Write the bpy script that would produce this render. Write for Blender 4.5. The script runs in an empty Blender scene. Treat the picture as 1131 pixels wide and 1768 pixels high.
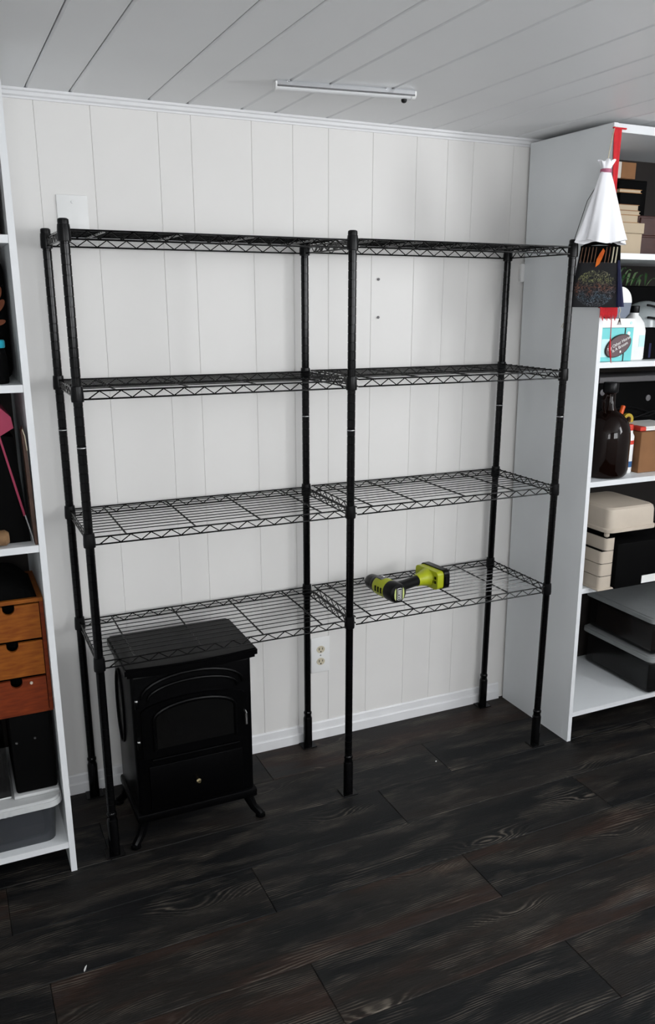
import bpy, bmesh, math, random
from mathutils import Vector, Matrix
random.seed(7)
PI = math.pi
scn = bpy.context.scene
col = scn.collection

# ------------------------------------------------------------------ camera
cam_d = bpy.data.cameras.new('camera')
cam = bpy.data.objects.new('camera', cam_d)
col.objects.link(cam)
RIGHT = Vector((0.90511892, -0.42513786, 0.004189))
DOWN = Vector((-0.11630364, -0.25706352, -0.95937053))
FWD = Vector((0.40894158, 0.86785722, -0.28211813))
cam.matrix_world = Matrix(((RIGHT.x, -DOWN.x, -FWD.x, -1.1339),
                           (RIGHT.y, -DOWN.y, -FWD.y, -2.6769),
                           (RIGHT.z, -DOWN.z, -FWD.z, 1.6458),
                           (0, 0, 0, 1)))
cam_d.sensor_fit = 'HORIZONTAL'
cam_d.sensor_width = 36.0
cam_d.lens = 1459.1 * 36.0 / 1131.0
cam_d.shift_x = -(585.02 - 565.5) / 1131.0
cam_d.shift_y = (946.49 - 884.0) / 1131.0
cam_d.clip_start = 0.05
scn.camera = cam

# ------------------------------------------------------------------ world, window and fill light, exposure
w = bpy.data.worlds.new('overcast_sky')
scn.world = w
w.use_nodes = True
bg = w.node_tree.nodes['Background']
bg.inputs[0].default_value = (0.80, 0.88, 1.0, 1)
bg.inputs[1].default_value = 1.0
ROOM_YB, ROOM_XR = -4.2, 1.95
# windows: two in the wall behind the camera (a, b along x; the left one is added fill), one in the right wall (a, b along y)
WINS = (dict(wall='rear', a=0.55, b=1.85, z0=1.30, z1=2.12, e=52),
        dict(wall='rear', a=-1.75, b=-0.75, z0=1.30, z1=2.16, e=36),  # unseen window added to brighten the right bookcase side panel
        dict(wall='right', a=-2.9, b=-1.35, z0=1.45, z1=2.18, e=92))
for W_ in WINS:
    ld = bpy.data.lights.new('window_and_fill_light', 'AREA')
    ld.shape = 'RECTANGLE'
    ld.size = W_['b'] - W_['a']
    ld.size_y = W_['z1'] - W_['z0']
    ld.energy = W_['e']
    ld.color = (0.97, 0.985, 1.0)
    lo = bpy.data.objects.new('window_and_fill_light', ld)
    col.objects.link(lo)
    mid, zm = (W_['a'] + W_['b']) / 2, (W_['z0'] + W_['z1']) / 2
    if W_['wall'] == 'rear':
        lo.location = (mid, ROOM_YB - 0.13, zm)
        lo.rotation_euler = Vector((0, 1, 0)).to_track_quat('-Z', 'Z').to_euler()
    else:
        lo.location = (ROOM_XR + 0.13, mid, zm)
        lo.rotation_euler = Vector((-1, 0, 0)).to_track_quat('-Z', 'Z').to_euler()
scn.view_settings.view_transform = 'Standard'
scn.view_settings.look = 'None'
scn.view_settings.gamma = 1.0
scn.view_settings.use_curve_mapping = False
scn.view_settings.exposure = 0.10

# ------------------------------------------------------------------ materials
def mat(name, color, rough=0.5, metal=0.0, spec=0.5, var=0.0, vscale=8.0, stretch=(1, 1, 1), bump=0.0, bscale=60.0,
        trans=0.0, alpha=1.0, color2=None, coat=0.0, ior=1.45):
    m = bpy.data.materials.new(name)
    m.use_nodes = True
    nt = m.node_tree
    b = nt.nodes['Principled BSDF']
    b.inputs['Base Color'].default_value = (*color, 1)
    b.inputs['Roughness'].default_value = rough
    b.inputs['Metallic'].default_value = metal
    b.inputs['Specular IOR Level'].default_value = spec
    b.inputs['Transmission Weight'].default_value = trans
    b.inputs['Alpha'].default_value = alpha
    b.inputs['Coat Weight'].default_value = coat
    b.inputs['IOR'].default_value = ior
    if var > 0 or bump > 0 or color2:
        tc = nt.nodes.new('ShaderNodeTexCoord')
        mp = nt.nodes.new('ShaderNodeMapping')
        mp.inputs['Scale'].default_value = stretch
        nt.links.new(tc.outputs['Object'], mp.inputs[0])
        if var > 0 or color2:
            n = nt.nodes.new('ShaderNodeTexNoise')
            n.inputs['Scale'].default_value = vscale
            n.inputs['Detail'].default_value = 5
            nt.links.new(mp.outputs[0], n.inputs['Vector'])
            r = nt.nodes.new('ShaderNodeValToRGB')
            r.color_ramp.elements[0].position = 0.3
            r.color_ramp.elements[1].position = 0.7
            c2 = color2 if color2 else tuple(c * (1 - var) for c in color)
            r.color_ramp.elements[0].color = (*c2, 1)
            r.color_ramp.elements[1].color = (*color, 1)
            nt.links.new(n.outputs['Fac'], r.inputs[0])
            nt.links.new(r.outputs[0], b.inputs['Base Color'])
        if bump > 0:
            n2 = nt.nodes.new('ShaderNodeTexNoise')
            n2.inputs['Scale'].default_value = bscale
            n2.inputs['Detail'].default_value = 4
            nt.links.new(mp.outputs[0], n2.inputs['Vector'])
            bp = nt.nodes.new('ShaderNodeBump')
            bp.inputs['Strength'].default_value = bump
            bp.inputs['Distance'].default_value = 0.002
            nt.links.new(n2.outputs['Fac'], bp.inputs['Height'])
            nt.links.new(bp.outputs[0], b.inputs['Normal'])
    return m

def nd(nt, t, **kw):
    n = nt.nodes.new(t)
    for k, v in kw.items():
        setattr(n, k, v)
    return n

def math_node(nt, op, a, b=None, c=None):
    n = nt.nodes.new('ShaderNodeMath')
    n.operation = op
    for i, v in enumerate((a, b, c)):
        if v is None:
            continue
        if isinstance(v, (int, float)):
            n.inputs[i].default_value = v
        else:
            nt.links.new(v, n.inputs[i])
    return n.outputs[0]

def plank_material():
    m = bpy.data.materials.new('weathered_dark_plank')
    m.use_nodes = True
    nt = m.node_tree
    L = nt.links.new
    b = nt.nodes['Principled BSDF']
    tc = nd(nt, 'ShaderNodeTexCoord')
    oi = nd(nt, 'ShaderNodeObjectInfo')
    seed = math_node(nt, 'MULTIPLY', oi.outputs['Random'], 53.0)
    off = nd(nt, 'ShaderNodeCombineXYZ')
    L(seed, off.inputs[0])
    L(math_node(nt, 'MULTIPLY', seed, 1.7), off.inputs[1])
    add = nd(nt, 'ShaderNodeVectorMath', operation='ADD')
    L(tc.outputs['Object'], add.inputs[0])
    L(off.outputs[0], add.inputs[1])
    P = add.outputs[0]
    def mapped(sx, sy):
        mp = nd(nt, 'ShaderNodeMapping')
        mp.inputs['Scale'].default_value = (sx, sy, 1)
        L(P, mp.inputs[0])
        return mp.outputs[0]
    def noise(vec, scale=1.0, detail=4, rough=0.55):
        n = nd(nt, 'ShaderNodeTexNoise')
        n.inputs['Scale'].default_value = scale
        n.inputs['Detail'].default_value = detail
        n.inputs['Roughness'].default_value = rough
        L(vec, n.inputs['Vector'])
        return n.outputs['Fac']
    sep = nd(nt, 'ShaderNodeSeparateXYZ')
    L(P, sep.inputs[0])
    warp = noise(mapped(0.9, 5.0), 1.0, 2)
    vor = nd(nt, 'ShaderNodeTexVoronoi', voronoi_dimensions='2D')
    vor.inputs['Scale'].default_value = 1.0
    L(mapped(1.15, 3.6), vor.inputs['Vector'])
    d = vor.outputs['Distance']
    kn = math_node(nt, 'POWER', 2.718, math_node(nt, 'MULTIPLY', math_node(nt, 'MULTIPLY', d, d), -42.0))
    g = math_node(nt, 'MULTIPLY', sep.outputs[1], 950.0)
    g = math_node(nt, 'ADD', g, math_node(nt, 'MULTIPLY', warp, 85.0))
    g = math_node(nt, 'ADD', g, math_node(nt, 'MULTIPLY', kn, 46.0))
    g = math_node(nt, 'ADD', g, math_node(nt, 'MULTIPLY', noise(mapped(4, 55), 1.0, 4, 0.65), 11.0))
    s = math_node(nt, 'SINE', g)
    line = math_node(nt, 'POWER', math_node(nt, 'MULTIPLY_ADD', s, 0.5, 0.5), 3.0)
    fib = noise(mapped(14, 330), 1.0, 4, 0.75)
    patch = noise(mapped(1.1, 6.0), 1.0, 4, 0.6)
    patch2 = noise(mapped(2.3, 9.0), 1.7, 4, 0.6)
    mask = nd(nt, 'ShaderNodeMapRange', clamp=True)
    mask.inputs[1].default_value = 0.50
    mask.inputs[2].default_value = 0.78
    L(patch2, mask.inputs[0])
    mk = math_node(nt, 'ADD', mask.outputs[0], math_node(nt, 'MULTIPLY', kn, 0.25))
    lm = math_node(nt, 'MULTIPLY', math_node(nt, 'MULTIPLY', line, fib), mk)
    ramp = nd(nt, 'ShaderNodeValToRGB')
    cr = ramp.color_ramp
    cr.elements[0].position = 0.28
    cr.elements[0].color = (0.0035, 0.004, 0.0048, 1)
    cr.elements[1].position = 0.76
    cr.elements[1].color = (0.021, 0.022, 0.0225, 1)
    for p, c in ((0.42, (0.0065, 0.0067, 0.0072)), (0.50, (0.014, 0.0125, 0.0115)), (0.57, (0.013, 0.0105, 0.009)), (0.64, (0.026, 0.0145, 0.0105))):
        e = cr.elements.new(p)
        e.color = (*c, 1)
    pv = math_node(nt, 'ADD', patch, math_node(nt, 'MULTIPLY_ADD', oi.outputs['Random'], 0.22, -0.11))
    L(pv, ramp.inputs[0])
    dk = nd(nt, 'ShaderNodeMix', data_type='RGBA', blend_type='MULTIPLY')
    dk.inputs[0].default_value = 0.75
    L(ramp.outputs[0], dk.inputs[6])
    fr = nd(nt, 'ShaderNodeMapRange', clamp=True)
    fr.inputs[1].default_value = 0.3
    fr.inputs[2].default_value = 0.65
    fr.inputs[3].default_value = 0.35
    fr.inputs[4].default_value = 1.3
    L(fib, fr.inputs[0])
    L(fr.outputs[0], dk.inputs[7])
    mx = nd(nt, 'ShaderNodeMix', data_type='RGBA')
    mx.clamp_factor = True
    L(math_node(nt, 'MULTIPLY', lm, 1.5), mx.inputs[0])
    L(dk.outputs[2], mx.inputs[6])
    mx.inputs[7].default_value = (0.21, 0.18, 0.145, 1)
    L(mx.outputs[2], b.inputs['Base Color'])
    b.inputs['Roughness'].default_value = 0.55
    b.inputs['Specular IOR Level'].default_value = 0.2
    bp = nd(nt, 'ShaderNodeBump')
    bp.inputs['Strength'].default_value = 0.35
    bp.inputs['Distance'].default_value = 0.0015
    L(math_node(nt, 'ADD', math_node(nt, 'MULTIPLY', line, 0.4), fib), bp.inputs['Height'])
    L(bp.outputs[0], b.inputs['Normal'])
    return m

def painted_wall_material(name, color):
    """white paint with faint mottling and a few small dark scuffs"""
    m = mat(name, color, rough=0.42, spec=0.4, var=0.035, vscale=3.0, bump=0.06, bscale=25)
    nt = m.node_tree
    b = nt.nodes['Principled BSDF']
    src = b.inputs['Base Color'].links[0].from_socket
    tc = nd(nt, 'ShaderNodeTexCoord')
    geo = nd(nt, 'ShaderNodeNewGeometry')
    mp = nd(nt, 'ShaderNodeMapping')
    mp.inputs['Scale'].default_value = (9, 9, 4)
    nt.links.new(geo.outputs['Position'], mp.inputs[0])
    n = nd(nt, 'ShaderNodeTexNoise')
    n.inputs['Scale'].default_value = 1.7
    n.inputs['Detail'].default_value = 8
    n.inputs['Roughness'].default_value = 0.8
    nt.links.new(mp.outputs[0], n.inputs['Vector'])
    r = nd(nt, 'ShaderNodeMapRange', clamp=True)
    r.inputs[1].default_value = 0.735
    r.inputs[2].default_value = 0.80
    r.inputs[4].default_value = 0.7
    nt.links.new(n.outputs['Fac'], r.inputs[0])
    mx = nd(nt, 'ShaderNodeMix', data_type='RGBA')
    nt.links.new(r.outputs[0], mx.inputs[0])
    nt.links.new(src, mx.inputs[6])
    mx.inputs[7].default_value = (0.22, 0.2, 0.18, 1)
    nt.links.new(mx.outputs[2], b.inputs['Base Color'])
    return m

def embroidery_material():
    m = bpy.data.materials.new('embroidered_black_cloth')
    m.use_nodes = True
    nt = m.node_tree
    L = nt.links.new
    b = nt.nodes['Principled BSDF']
    b.inputs['Roughness'].default_value = 0.9
    tc = nd(nt, 'ShaderNodeTexCoord')
    n = nd(nt, 'ShaderNodeTexNoise')
    n.inputs['Scale'].default_value = 60
    n.inputs['Detail'].default_value = 1.5
    n.inputs['Distortion'].default_value = 2.2
    L(tc.outputs['Object'], n.inputs['Vector'])
    a = math_node(nt, 'ABSOLUTE', math_node(nt, 'SUBTRACT', n.outputs['Fac'], 0.5))
    ln = nd(nt, 'ShaderNodeMapRange', clamp=True)
    ln.inputs[1].default_value = 0.012
    ln.inputs[2].default_value = 0.05
    ln.inputs[3].default_value = 1
    ln.inputs[4].default_value = 0
    L(a, ln.inputs[0])
    sep = nd(nt, 'ShaderNodeSeparateXYZ')
    L(tc.outputs['Object'], sep.inputs[0])
    # round medallion centred on the pouch
    dx = math_node(nt, 'DIVIDE', sep.outputs[0], 0.066)
    dz = math_node(nt, 'DIVIDE', math_node(nt, 'ADD', sep.outputs[2], 0.035), 0.058)
    r2 = math_node(nt, 'ADD', math_node(nt, 'MULTIPLY', dx, dx), math_node(nt, 'MULTIPLY', dz, dz))
    inside = math_node(nt, 'LESS_THAN', r2, 1.0)
    cr = nd(nt, 'ShaderNodeValToRGB')
    n3 = nd(nt, 'ShaderNodeTexNoise')
    n3.inputs['Scale'].default_value = 28
    L(tc.outputs['Object'], n3.inputs['Vector'])
    zz_ = math_node(nt, 'MULTIPLY_ADD', sep.outputs[2], 8.6, 0.38)
    L(math_node(nt, 'ADD', zz_, math_node(nt, 'MULTIPLY', n3.outputs['Fac'], 0.8)), cr.inputs[0])
    e = cr.color_ramp.elements
    e[0].color = (0.10, 0.11, 0.13, 1)
    e[1].color = (0.20, 0.19, 0.12, 1)
    for p, c in ((0.25, (0.07, 0.12, 0.16)), (0.45, (0.16, 0.06, 0.03)), (0.6, (0.08, 0.06, 0.05)), (0.75, (0.20, 0.21, 0.08))):
        k = e.new(p)
        k.color = (*c, 1)
    mx = nd(nt, 'ShaderNodeMix', data_type='RGBA')
    L(math_node(nt, 'MULTIPLY', ln.outputs[0], inside), mx.inputs[0])
    mx.inputs[6].default_value = (0.008, 0.008, 0.01, 1)
    L(cr.outputs[0], mx.inputs[7])
    L(mx.outputs[2], b.inputs['Base Color'])
    return m

def clear_material(name, tint, mixfac, rough=0.2):
    m = bpy.data.materials.new(name)
    m.use_nodes = True
    nt = m.node_tree
    b = nt.nodes['Principled BSDF']
    b.inputs['Base Color'].default_value = (*tint, 1)
    b.inputs['Roughness'].default_value = rough
    tr = nd(nt, 'ShaderNodeBsdfTransparent')
    mx = nd(nt, 'ShaderNodeMixShader')
    mx.inputs[0].default_value = mixfac
    nt.links.new(tr.outputs[0], mx.inputs[1])
    nt.links.new(b.outputs[0], mx.inputs[2])
    nt.links.new(mx.outputs[0], nt.nodes['Material Output'].inputs[0])
    return m

MT = {}
MT['wall'] = painted_wall_material('white_panel_paint', (0.775, 0.76, 0.74))
MT['far_wall'] = mat('white_wall_paint', (0.82, 0.82, 0.81), rough=0.6, var=0.04)
MT['ceil'] = mat('white_ceiling_paint', (0.87, 0.875, 0.88), rough=0.45, var=0.03, vscale=2.5)
MT['trim'] = mat('white_trim_paint', (0.78, 0.78, 0.79), rough=0.4, var=0.03, vscale=9)
MT['laminate'] = mat('white_laminate', (0.79, 0.815, 0.83), rough=0.38, var=0.03, vscale=6)
MT['edge'] = mat('white_edge_banding', (0.74, 0.755, 0.77), rough=0.35, var=0.02)
MT['backing'] = mat('shade_toned_back', (0.014, 0.010, 0.008), rough=0.8, var=0.3)  # shade inside the compartments put into the back panel colour
MT['plank'] = plank_material()
MT['subfloor'] = mat('black_subfloor', (0.004, 0.004, 0.004), rough=0.9, var=0.3)
MT['black_steel'] = mat('black_epoxy_steel', (0.0015, 0.0015, 0.0018), rough=0.13, spec=0.25, var=0.3, vscale=30)
MT['black_plastic'] = mat('black_plastic', (0.003, 0.003, 0.0035), rough=0.3, spec=0.2, var=0.3, vscale=40)
MT['bare_steel'] = mat('bare_steel', (0.5, 0.5, 0.5), rough=0.3, metal=1.0, var=0.1)
MT['stove'] = mat('black_stove_enamel', (0.0012, 0.0012, 0.0015), rough=0.3, spec=0.10, var=0.3, vscale=50, bump=0.1, bscale=200)
MT['smoked_glass'] = mat('smoked_glass', (0.003, 0.003, 0.003), rough=0.08, spec=0.3, var=0.2)
MT['brass'] = mat('polished_brass', (0.75, 0.62, 0.36), rough=0.2, metal=1.0, var=0.1)
MT['chrome'] = mat('chrome', (0.8, 0.8, 0.8), rough=0.15, metal=1.0, var=0.05)
MT['white_plastic'] = mat('white_plastic', (0.83, 0.83, 0.82), rough=0.35, var=0.02)
MT['ivory'] = mat('ivory_plastic', (0.62, 0.56, 0.42), rough=0.4, var=0.05)
MT['dark_slot'] = mat('dark_slot', (0.02, 0.017, 0.015), rough=0.7, var=0.2)
MT['alu'] = mat('brushed_aluminium', (0.72, 0.73, 0.75), rough=0.25, metal=0.9, var=0.05)
MT['diffuser'] = mat('frosted_diffuser', (0.85, 0.86, 0.87), rough=0.5, var=0.02)
MT['lime'] = mat('lime_plastic', (0.42, 0.47, 0.012), rough=0.42, var=0.12, vscale=25)
MT['rubber'] = mat('black_rubber', (0.004, 0.004, 0.0045), rough=0.4, spec=0.2, var=0.2)
MT['label_white'] = mat('white_print', (0.8, 0.8, 0.78), rough=0.5, var=0.03)
MT['label_lime'] = mat('pale_lime_print', (0.62, 0.70, 0.25), rough=0.5, var=0.05)
MT['orange_wood'] = mat('orange_pine', (0.27, 0.085, 0.010), rough=0.5, spec=0.2, color2=(0.17, 0.040, 0.006), vscale=5, stretch=(4, 4, 22))
MT['red_wood'] = mat('reddish_pine', (0.19, 0.034, 0.008), rough=0.5, spec=0.2, color2=(0.11, 0.018, 0.006), vscale=5, stretch=(4, 4, 22))
MT['magenta'] = mat('magenta_card', (0.38, 0.03, 0.085), rough=0.6, var=0.15, vscale=14)
MT['leather'] = mat('worn_brown_leather', (0.07, 0.03, 0.016), rough=0.6, var=0.5, vscale=40)
MT['tan'] = mat('tan_cloth', (0.23, 0.13, 0.06), rough=0.8, var=0.3, vscale=60)
MT['cyan'] = mat('cyan_plastic', (0.02, 0.42, 0.56), rough=0.35, var=0.05)
MT['black_matte'] = mat('black_matte', (0.0025, 0.0025, 0.0026), rough=0.75, spec=0.06, var=0.3)
MT['black_cloth'] = mat('black_cloth', (0.0035, 0.0035, 0.0035), rough=0.95, spec=0.04, var=0.4, vscale=30)
MT['rust_print'] = mat('rust_orange_print', (0.20, 0.055, 0.02), rough=0.8, var=0.3)
MT['grey_lid'] = mat('pale_grey_plastic', (0.55, 0.56, 0.56), rough=0.4, var=0.06, vscale=30)
MT['clear_bin'] = clear_material('smoky_clear_plastic', (0.055, 0.06, 0.068), 0.7)
MT['dark_bin'] = clear_material('dark_clear_plastic', (0.008, 0.008, 0.008), 0.75)
MT['shaded_lid'] = mat('shaded_grey_plastic', (0.27, 0.28, 0.28), rough=0.5, spec=0.3, var=0.08, vscale=30)  # darker copy of the lid grey, shade on the right bins painted in
MT['clear_bag'] = clear_material('clear_vinyl', (0.5, 0.55, 0.56), 0.55, 0.15)
MT['glass'] = clear_material('window_glass', (0.9, 0.95, 1.0), 0.06, 0.02)
MT['amber'] = mat('amber_glass', (0.006, 0.0018, 0.001), rough=0.05, spec=0.25, var=0.3)
MT['card'] = mat('brown_cardboard', (0.25, 0.115, 0.045), rough=0.8, var=0.2, vscale=9)
MT['card_tan'] = mat('tan_cardboard', (0.46, 0.37, 0.26), rough=0.75, var=0.1, vscale=9)
MT['card_pale'] = mat('pale_card', (0.62, 0.58, 0.52), rough=0.7, var=0.05)
MT['mahogany'] = mat('dark_red_wood', (0.048, 0.009, 0.005), rough=0.45, var=0.35, vscale=7, stretch=(2, 2, 14))
MT['beige'] = mat('beige_plastic', (0.52, 0.45, 0.37), rough=0.45, var=0.06, vscale=20)
MT['teal'] = mat('turquoise_card', (0.16, 0.62, 0.63), rough=0.5, var=0.1, vscale=12)
MT['pale_teal'] = mat('pale_aqua_card', (0.55, 0.83, 0.84), rough=0.5, var=0.06)
MT['slate'] = mat('slate_blue_plastic', (0.115, 0.14, 0.19), rough=0.4, var=0.05)
MT['red'] = mat('red_woven_cloth', (0.62, 0.012, 0.02), rough=0.75, var=0.2, vscale=60)
MT['white_cloth'] = mat('white_cloth', (0.88, 0.88, 0.91), rough=0.85, var=0.03, vscale=12)
MT['pink'] = mat('pink_ribbon', (0.45, 0.12, 0.2), rough=0.5, var=0.1)
MT['black_cord'] = mat('black_cord', (0.01, 0.01, 0.01), rough=0.8, var=0.2)
MT['embroidery'] = embroidery_material()
MT['navy'] = mat('navy_cloth', (0.012, 0.014, 0.055), rough=0.9, var=0.3)
MT['stripe'] = mat('faded_tan_stripe', (0.17, 0.085, 0.05), rough=0.9, var=0.5, vscale=60)
MT['orange_cloth'] = mat('orange_cloth', (0.72, 0.17, 0.012), rough=0.85, color2=(0.45, 0.04, 0.008), vscale=22)
MT['cream_thread'] = mat('cream_thread', (0.60, 0.54, 0.40), rough=0.9, var=0.2)
MT['plum'] = mat('plum_enamel', (0.105, 0.062, 0.068), rough=0.5, var=0.1)
MT['leaf'] = mat('dark_green_leaf', (0.03, 0.10, 0.025), rough=0.35, var=0.5, vscale=30)
MT['leaf_pale'] = mat('pale_green_leaf', (0.13, 0.22, 0.09), rough=0.4, var=0.4, vscale=30)
MT['orange_plastic'] = mat('orange_plastic', (0.75, 0.10, 0.01), rough=0.35, var=0.05)
MT['yellow'] = mat('yellow_print', (0.50, 0.36, 0.03), rough=0.5, var=0.1)
MT['blue_print'] = mat('blue_print', (0.03, 0.11, 0.27), rough=0.5, var=0.1)
MT['red_print'] = mat('red_print', (0.65, 0.05, 0.03), rough=0.5, var=0.1)
MT['grey_steel'] = mat('dark_grey_board', (0.13, 0.125, 0.13), rough=0.5, var=0.1)
MT['gold_card'] = mat('ochre_book_cover', (0.33, 0.15, 0.04), rough=0.6, var=0.2)

# ------------------------------------------------------------------ mesh helpers
WL = {}

class Mesh:
    def __init__(s):
        s.v = []
        s.f = []
    def add(s, vs, fs):
        o = len(s.v)
        s.v += [tuple(v) for v in vs]
        s.f += [tuple(i + o for i in f) for f in fs]
        return s
    def box(s, x0, x1, y0, y1, z0, z1, bev=0.0, seg=2):
        bm = bmesh.new()
        bmesh.ops.create_cube(bm, size=1)
        for v in bm.verts:
            v.co = Vector(((x0 + x1) / 2 + v.co.x * (x1 - x0), (y0 + y1) / 2 + v.co.y * (y1 - y0), (z0 + z1) / 2 + v.co.z * (z1 - z0)))
        if bev > 0:
            bmesh.ops.bevel(bm, geom=bm.edges[:], offset=bev, segments=seg, profile=0.5, affect='EDGES', clamp_overlap=True)
        return s.addbm(bm)
    def addbm(s, bm):
        bm.verts.index_update()
        s.add([v.co[:] for v in bm.verts], [[v.index for v in f.verts] for f in bm.faces])
        bm.free()
        return s
    def lathe(s, prof, c=(0, 0, 0), seg=20, axis='z', caps=True):
        vs, fs = [], []
        for r, h in prof:
            for k in range(seg):
                a = 2 * PI * k / seg
                p = (r * math.cos(a), r * math.sin(a), h)
                if axis == 'x':
                    p = (h, r * math.cos(a), r * math.sin(a))
                elif axis == 'y':
                    p = (r * math.sin(a), h, r * math.cos(a))
                vs.append((p[0] + c[0], p[1] + c[1], p[2] + c[2]))
        for i in range(len(prof) - 1):
            for k in range(seg):
                k2 = (k + 1) % seg
                fs.append((i * seg + k, i * seg + k2, (i + 1) * seg + k2, (i + 1) * seg + k))
        if caps:
            fs.append(tuple(range(seg - 1, -1, -1)))
            fs.append(tuple(range((len(prof) - 1) * seg, len(prof) * seg)))
        return s.add(vs, fs)
    def tube(s, pts, r, seg=8, closed=False, taper=None):
        pts = [Vector(p) for p in pts]
        n = len(pts)
        vs, fs = [], []
        t0 = (pts[1] - pts[0]).normalized()
        up = Vector((0, 0, 1)) if abs(t0.z) < 0.9 else Vector((1, 0, 0))
        nrm = t0.cross(up).normalized()
        for i, p in enumerate(pts):
            if closed:
                t = (pts[(i + 1) % n] - pts[i - 1]).normalized()
            else:
                t = (pts[min(i + 1, n - 1)] - pts[max(i - 1, 0)]).normalized()
            nrm = (nrm - t * nrm.dot(t))
            nrm = nrm.normalized() if nrm.length > 1e-6 else t.orthogonal().normalized()
            b = t.cross(nrm)
            rr = r if taper is None else r * taper[i]
            for k in range(seg):
                a = 2 * PI * k / seg
                vs.append(p + nrm * (rr * math.cos(a)) + b * (rr * math.sin(a)))
        m = n if closed else n - 1
        for i in range(m):
            j = (i + 1) % n
            for k in range(seg):
                k2 = (k + 1) % seg
                fs.append((i * seg + k, i * seg + k2, j * seg + k2, j * seg + k))
        if not closed:
            fs.append(tuple(range(seg - 1, -1, -1)))
            fs.append(tuple(range((n - 1) * seg, n * seg)))
        return s.add(vs, fs)
    def prism(s, poly, a0, a1, axis='z'):
        """extrude a 2-D outline: axis z -> (x,y), axis y -> (x,z), axis x -> (y,z)"""
        n = len(poly)
        def P(p, h):
            return {'z': (p[0], p[1], h), 'y': (p[0], h, p[1]), 'x': (h, p[0], p[1])}[axis]
        vs = [P(p, a0) for p in poly] + [P(p, a1) for p in poly]
        fs = [tuple(range(n - 1, -1, -1)), tuple(range(n, 2 * n))]
        fs += [(i, (i + 1) % n, n + (i + 1) % n, n + i) for i in range(n)]
        return s.add(vs, fs)
    def grid(s, fn, nu, nv):
        vs = [fn(i / nu, j / nv) for j in range(nv + 1) for i in range(nu + 1)]
        fs = [(j * (nu + 1) + i, j * (nu + 1) + i + 1, (j + 1) * (nu + 1) + i + 1, (j + 1) * (nu + 1) + i) for j in range(nv) for i in range(nu)]
        return s.add(vs, fs)
    def xf(s, M):
        s.v = [tuple(M @ Vector(v)) for v in s.v]
        return s
    def data(s, name, m, smooth=True, angle=35, off=Vector((0, 0, 0))):
        me = bpy.data.meshes.new(name)
        me.from_pydata([Vector(v) - off for v in s.v], [], s.f)
        bm = bmesh.new()
        bm.from_mesh(me)
        bmesh.ops.recalc_face_normals(bm, faces=bm.faces[:])
        bm.to_mesh(me)
        bm.free()
        me.materials.append(MT[m])
        if smooth:
            for p in me.polygons:
                p.use_smooth = True
            me.set_sharp_from_angle(angle=math.radians(angle))
        return me
    def build(s, name, m, parent=None, smooth=True, angle=35):
        xs = list(zip(*s.v))
        lo_, hi_ = [min(c) for c in xs], [max(c) for c in xs]
        if parent is None:
            o = Vector(((lo_[0] + hi_[0]) / 2, (lo_[1] + hi_[1]) / 2, lo_[2]))
        else:
            o = Vector([(a + b) / 2 for a, b in zip(lo_, hi_)])
        return link(name, s.data(name, m, smooth, angle, o), parent, o)

def link(name, data, parent, world):
    ob = bpy.data.objects.new(name, data)
    col.objects.link(ob)
    WL[ob.name] = Vector(world)
    if parent is not None:
        ob.parent = parent
        ob.location = Vector(world) - WL[parent.name]
    else:
        ob.location = world
    return ob

def tag(o, label, cat, group=None, kind=None):
    o['label'] = label
    o['category'] = cat
    if group:
        o['group'] = group
    if kind:
        o['kind'] = kind
    return o

def thing(name, label, cat, loc=(0, 0, 0), group=None):
    return tag(link(name, None, None, loc), label, cat, group)

def rotated_thing(name, label, cat, M):
    """an Empty with its own rotation; its parts are written in its local space"""
    o = bpy.data.objects.new(name, None)
    col.objects.link(o)
    o.matrix_world = M
    WL[o.name] = Vector((0, 0, 0))
    return tag(o, label, cat)

def text_mesh(name, body, m, parent, size, M, extrude=0.0004):
    """flat lettering as a mesh; M places it in the parent's space"""
    cu = bpy.data.curves.new(name, 'FONT')
    cu.body = body
    cu.size = size
    cu.align_x = 'CENTER'
    cu.align_y = 'CENTER'
    cu.extrude = extrude
    cu.space_line = 0.9
    tmp = bpy.data.objects.new('tmp_text', cu)
    col.objects.link(tmp)
    dg = bpy.context.evaluated_depsgraph_get()
    me = bpy.data.meshes.new_from_object(tmp.evaluated_get(dg))
    bpy.data.objects.remove(tmp)
    bpy.data.curves.remove(cu)
    me.materials.clear()
    me.materials.append(MT[m])
    ob = bpy.data.objects.new(name, me)
    col.objects.link(ob)
    ob.parent = parent
    pw = WL[parent.name]
    ob.matrix_local = Matrix.Translation(-pw) @ M
    return ob

def arc(cx, cz, rx, rz, a0, a1, n):
    return [(cx + rx * math.cos(math.radians(a0 + (a1 - a0) * i / n)), cz + rz * math.sin(math.radians(a0 + (a1 - a0) * i / n))) for i in range(n + 1)]

def rrect(x0, x1, y0, y1, r, n=4):
    p = []
    for cx, cy, a in ((x1 - r, y1 - r, 0), (x0 + r, y1 - r, 90), (x0 + r, y0 + r, 180), (x1 - r, y0 + r, 270)):
        p += arc(cx, cy, r, r, a, a + 90, n)
    return p

# ------------------------------------------------------------------ the room
XL, XR, YB, YR, ZC, YW = -1.9, ROOM_XR, ROOM_YB, 0.04, 2.2, 0.04
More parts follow.
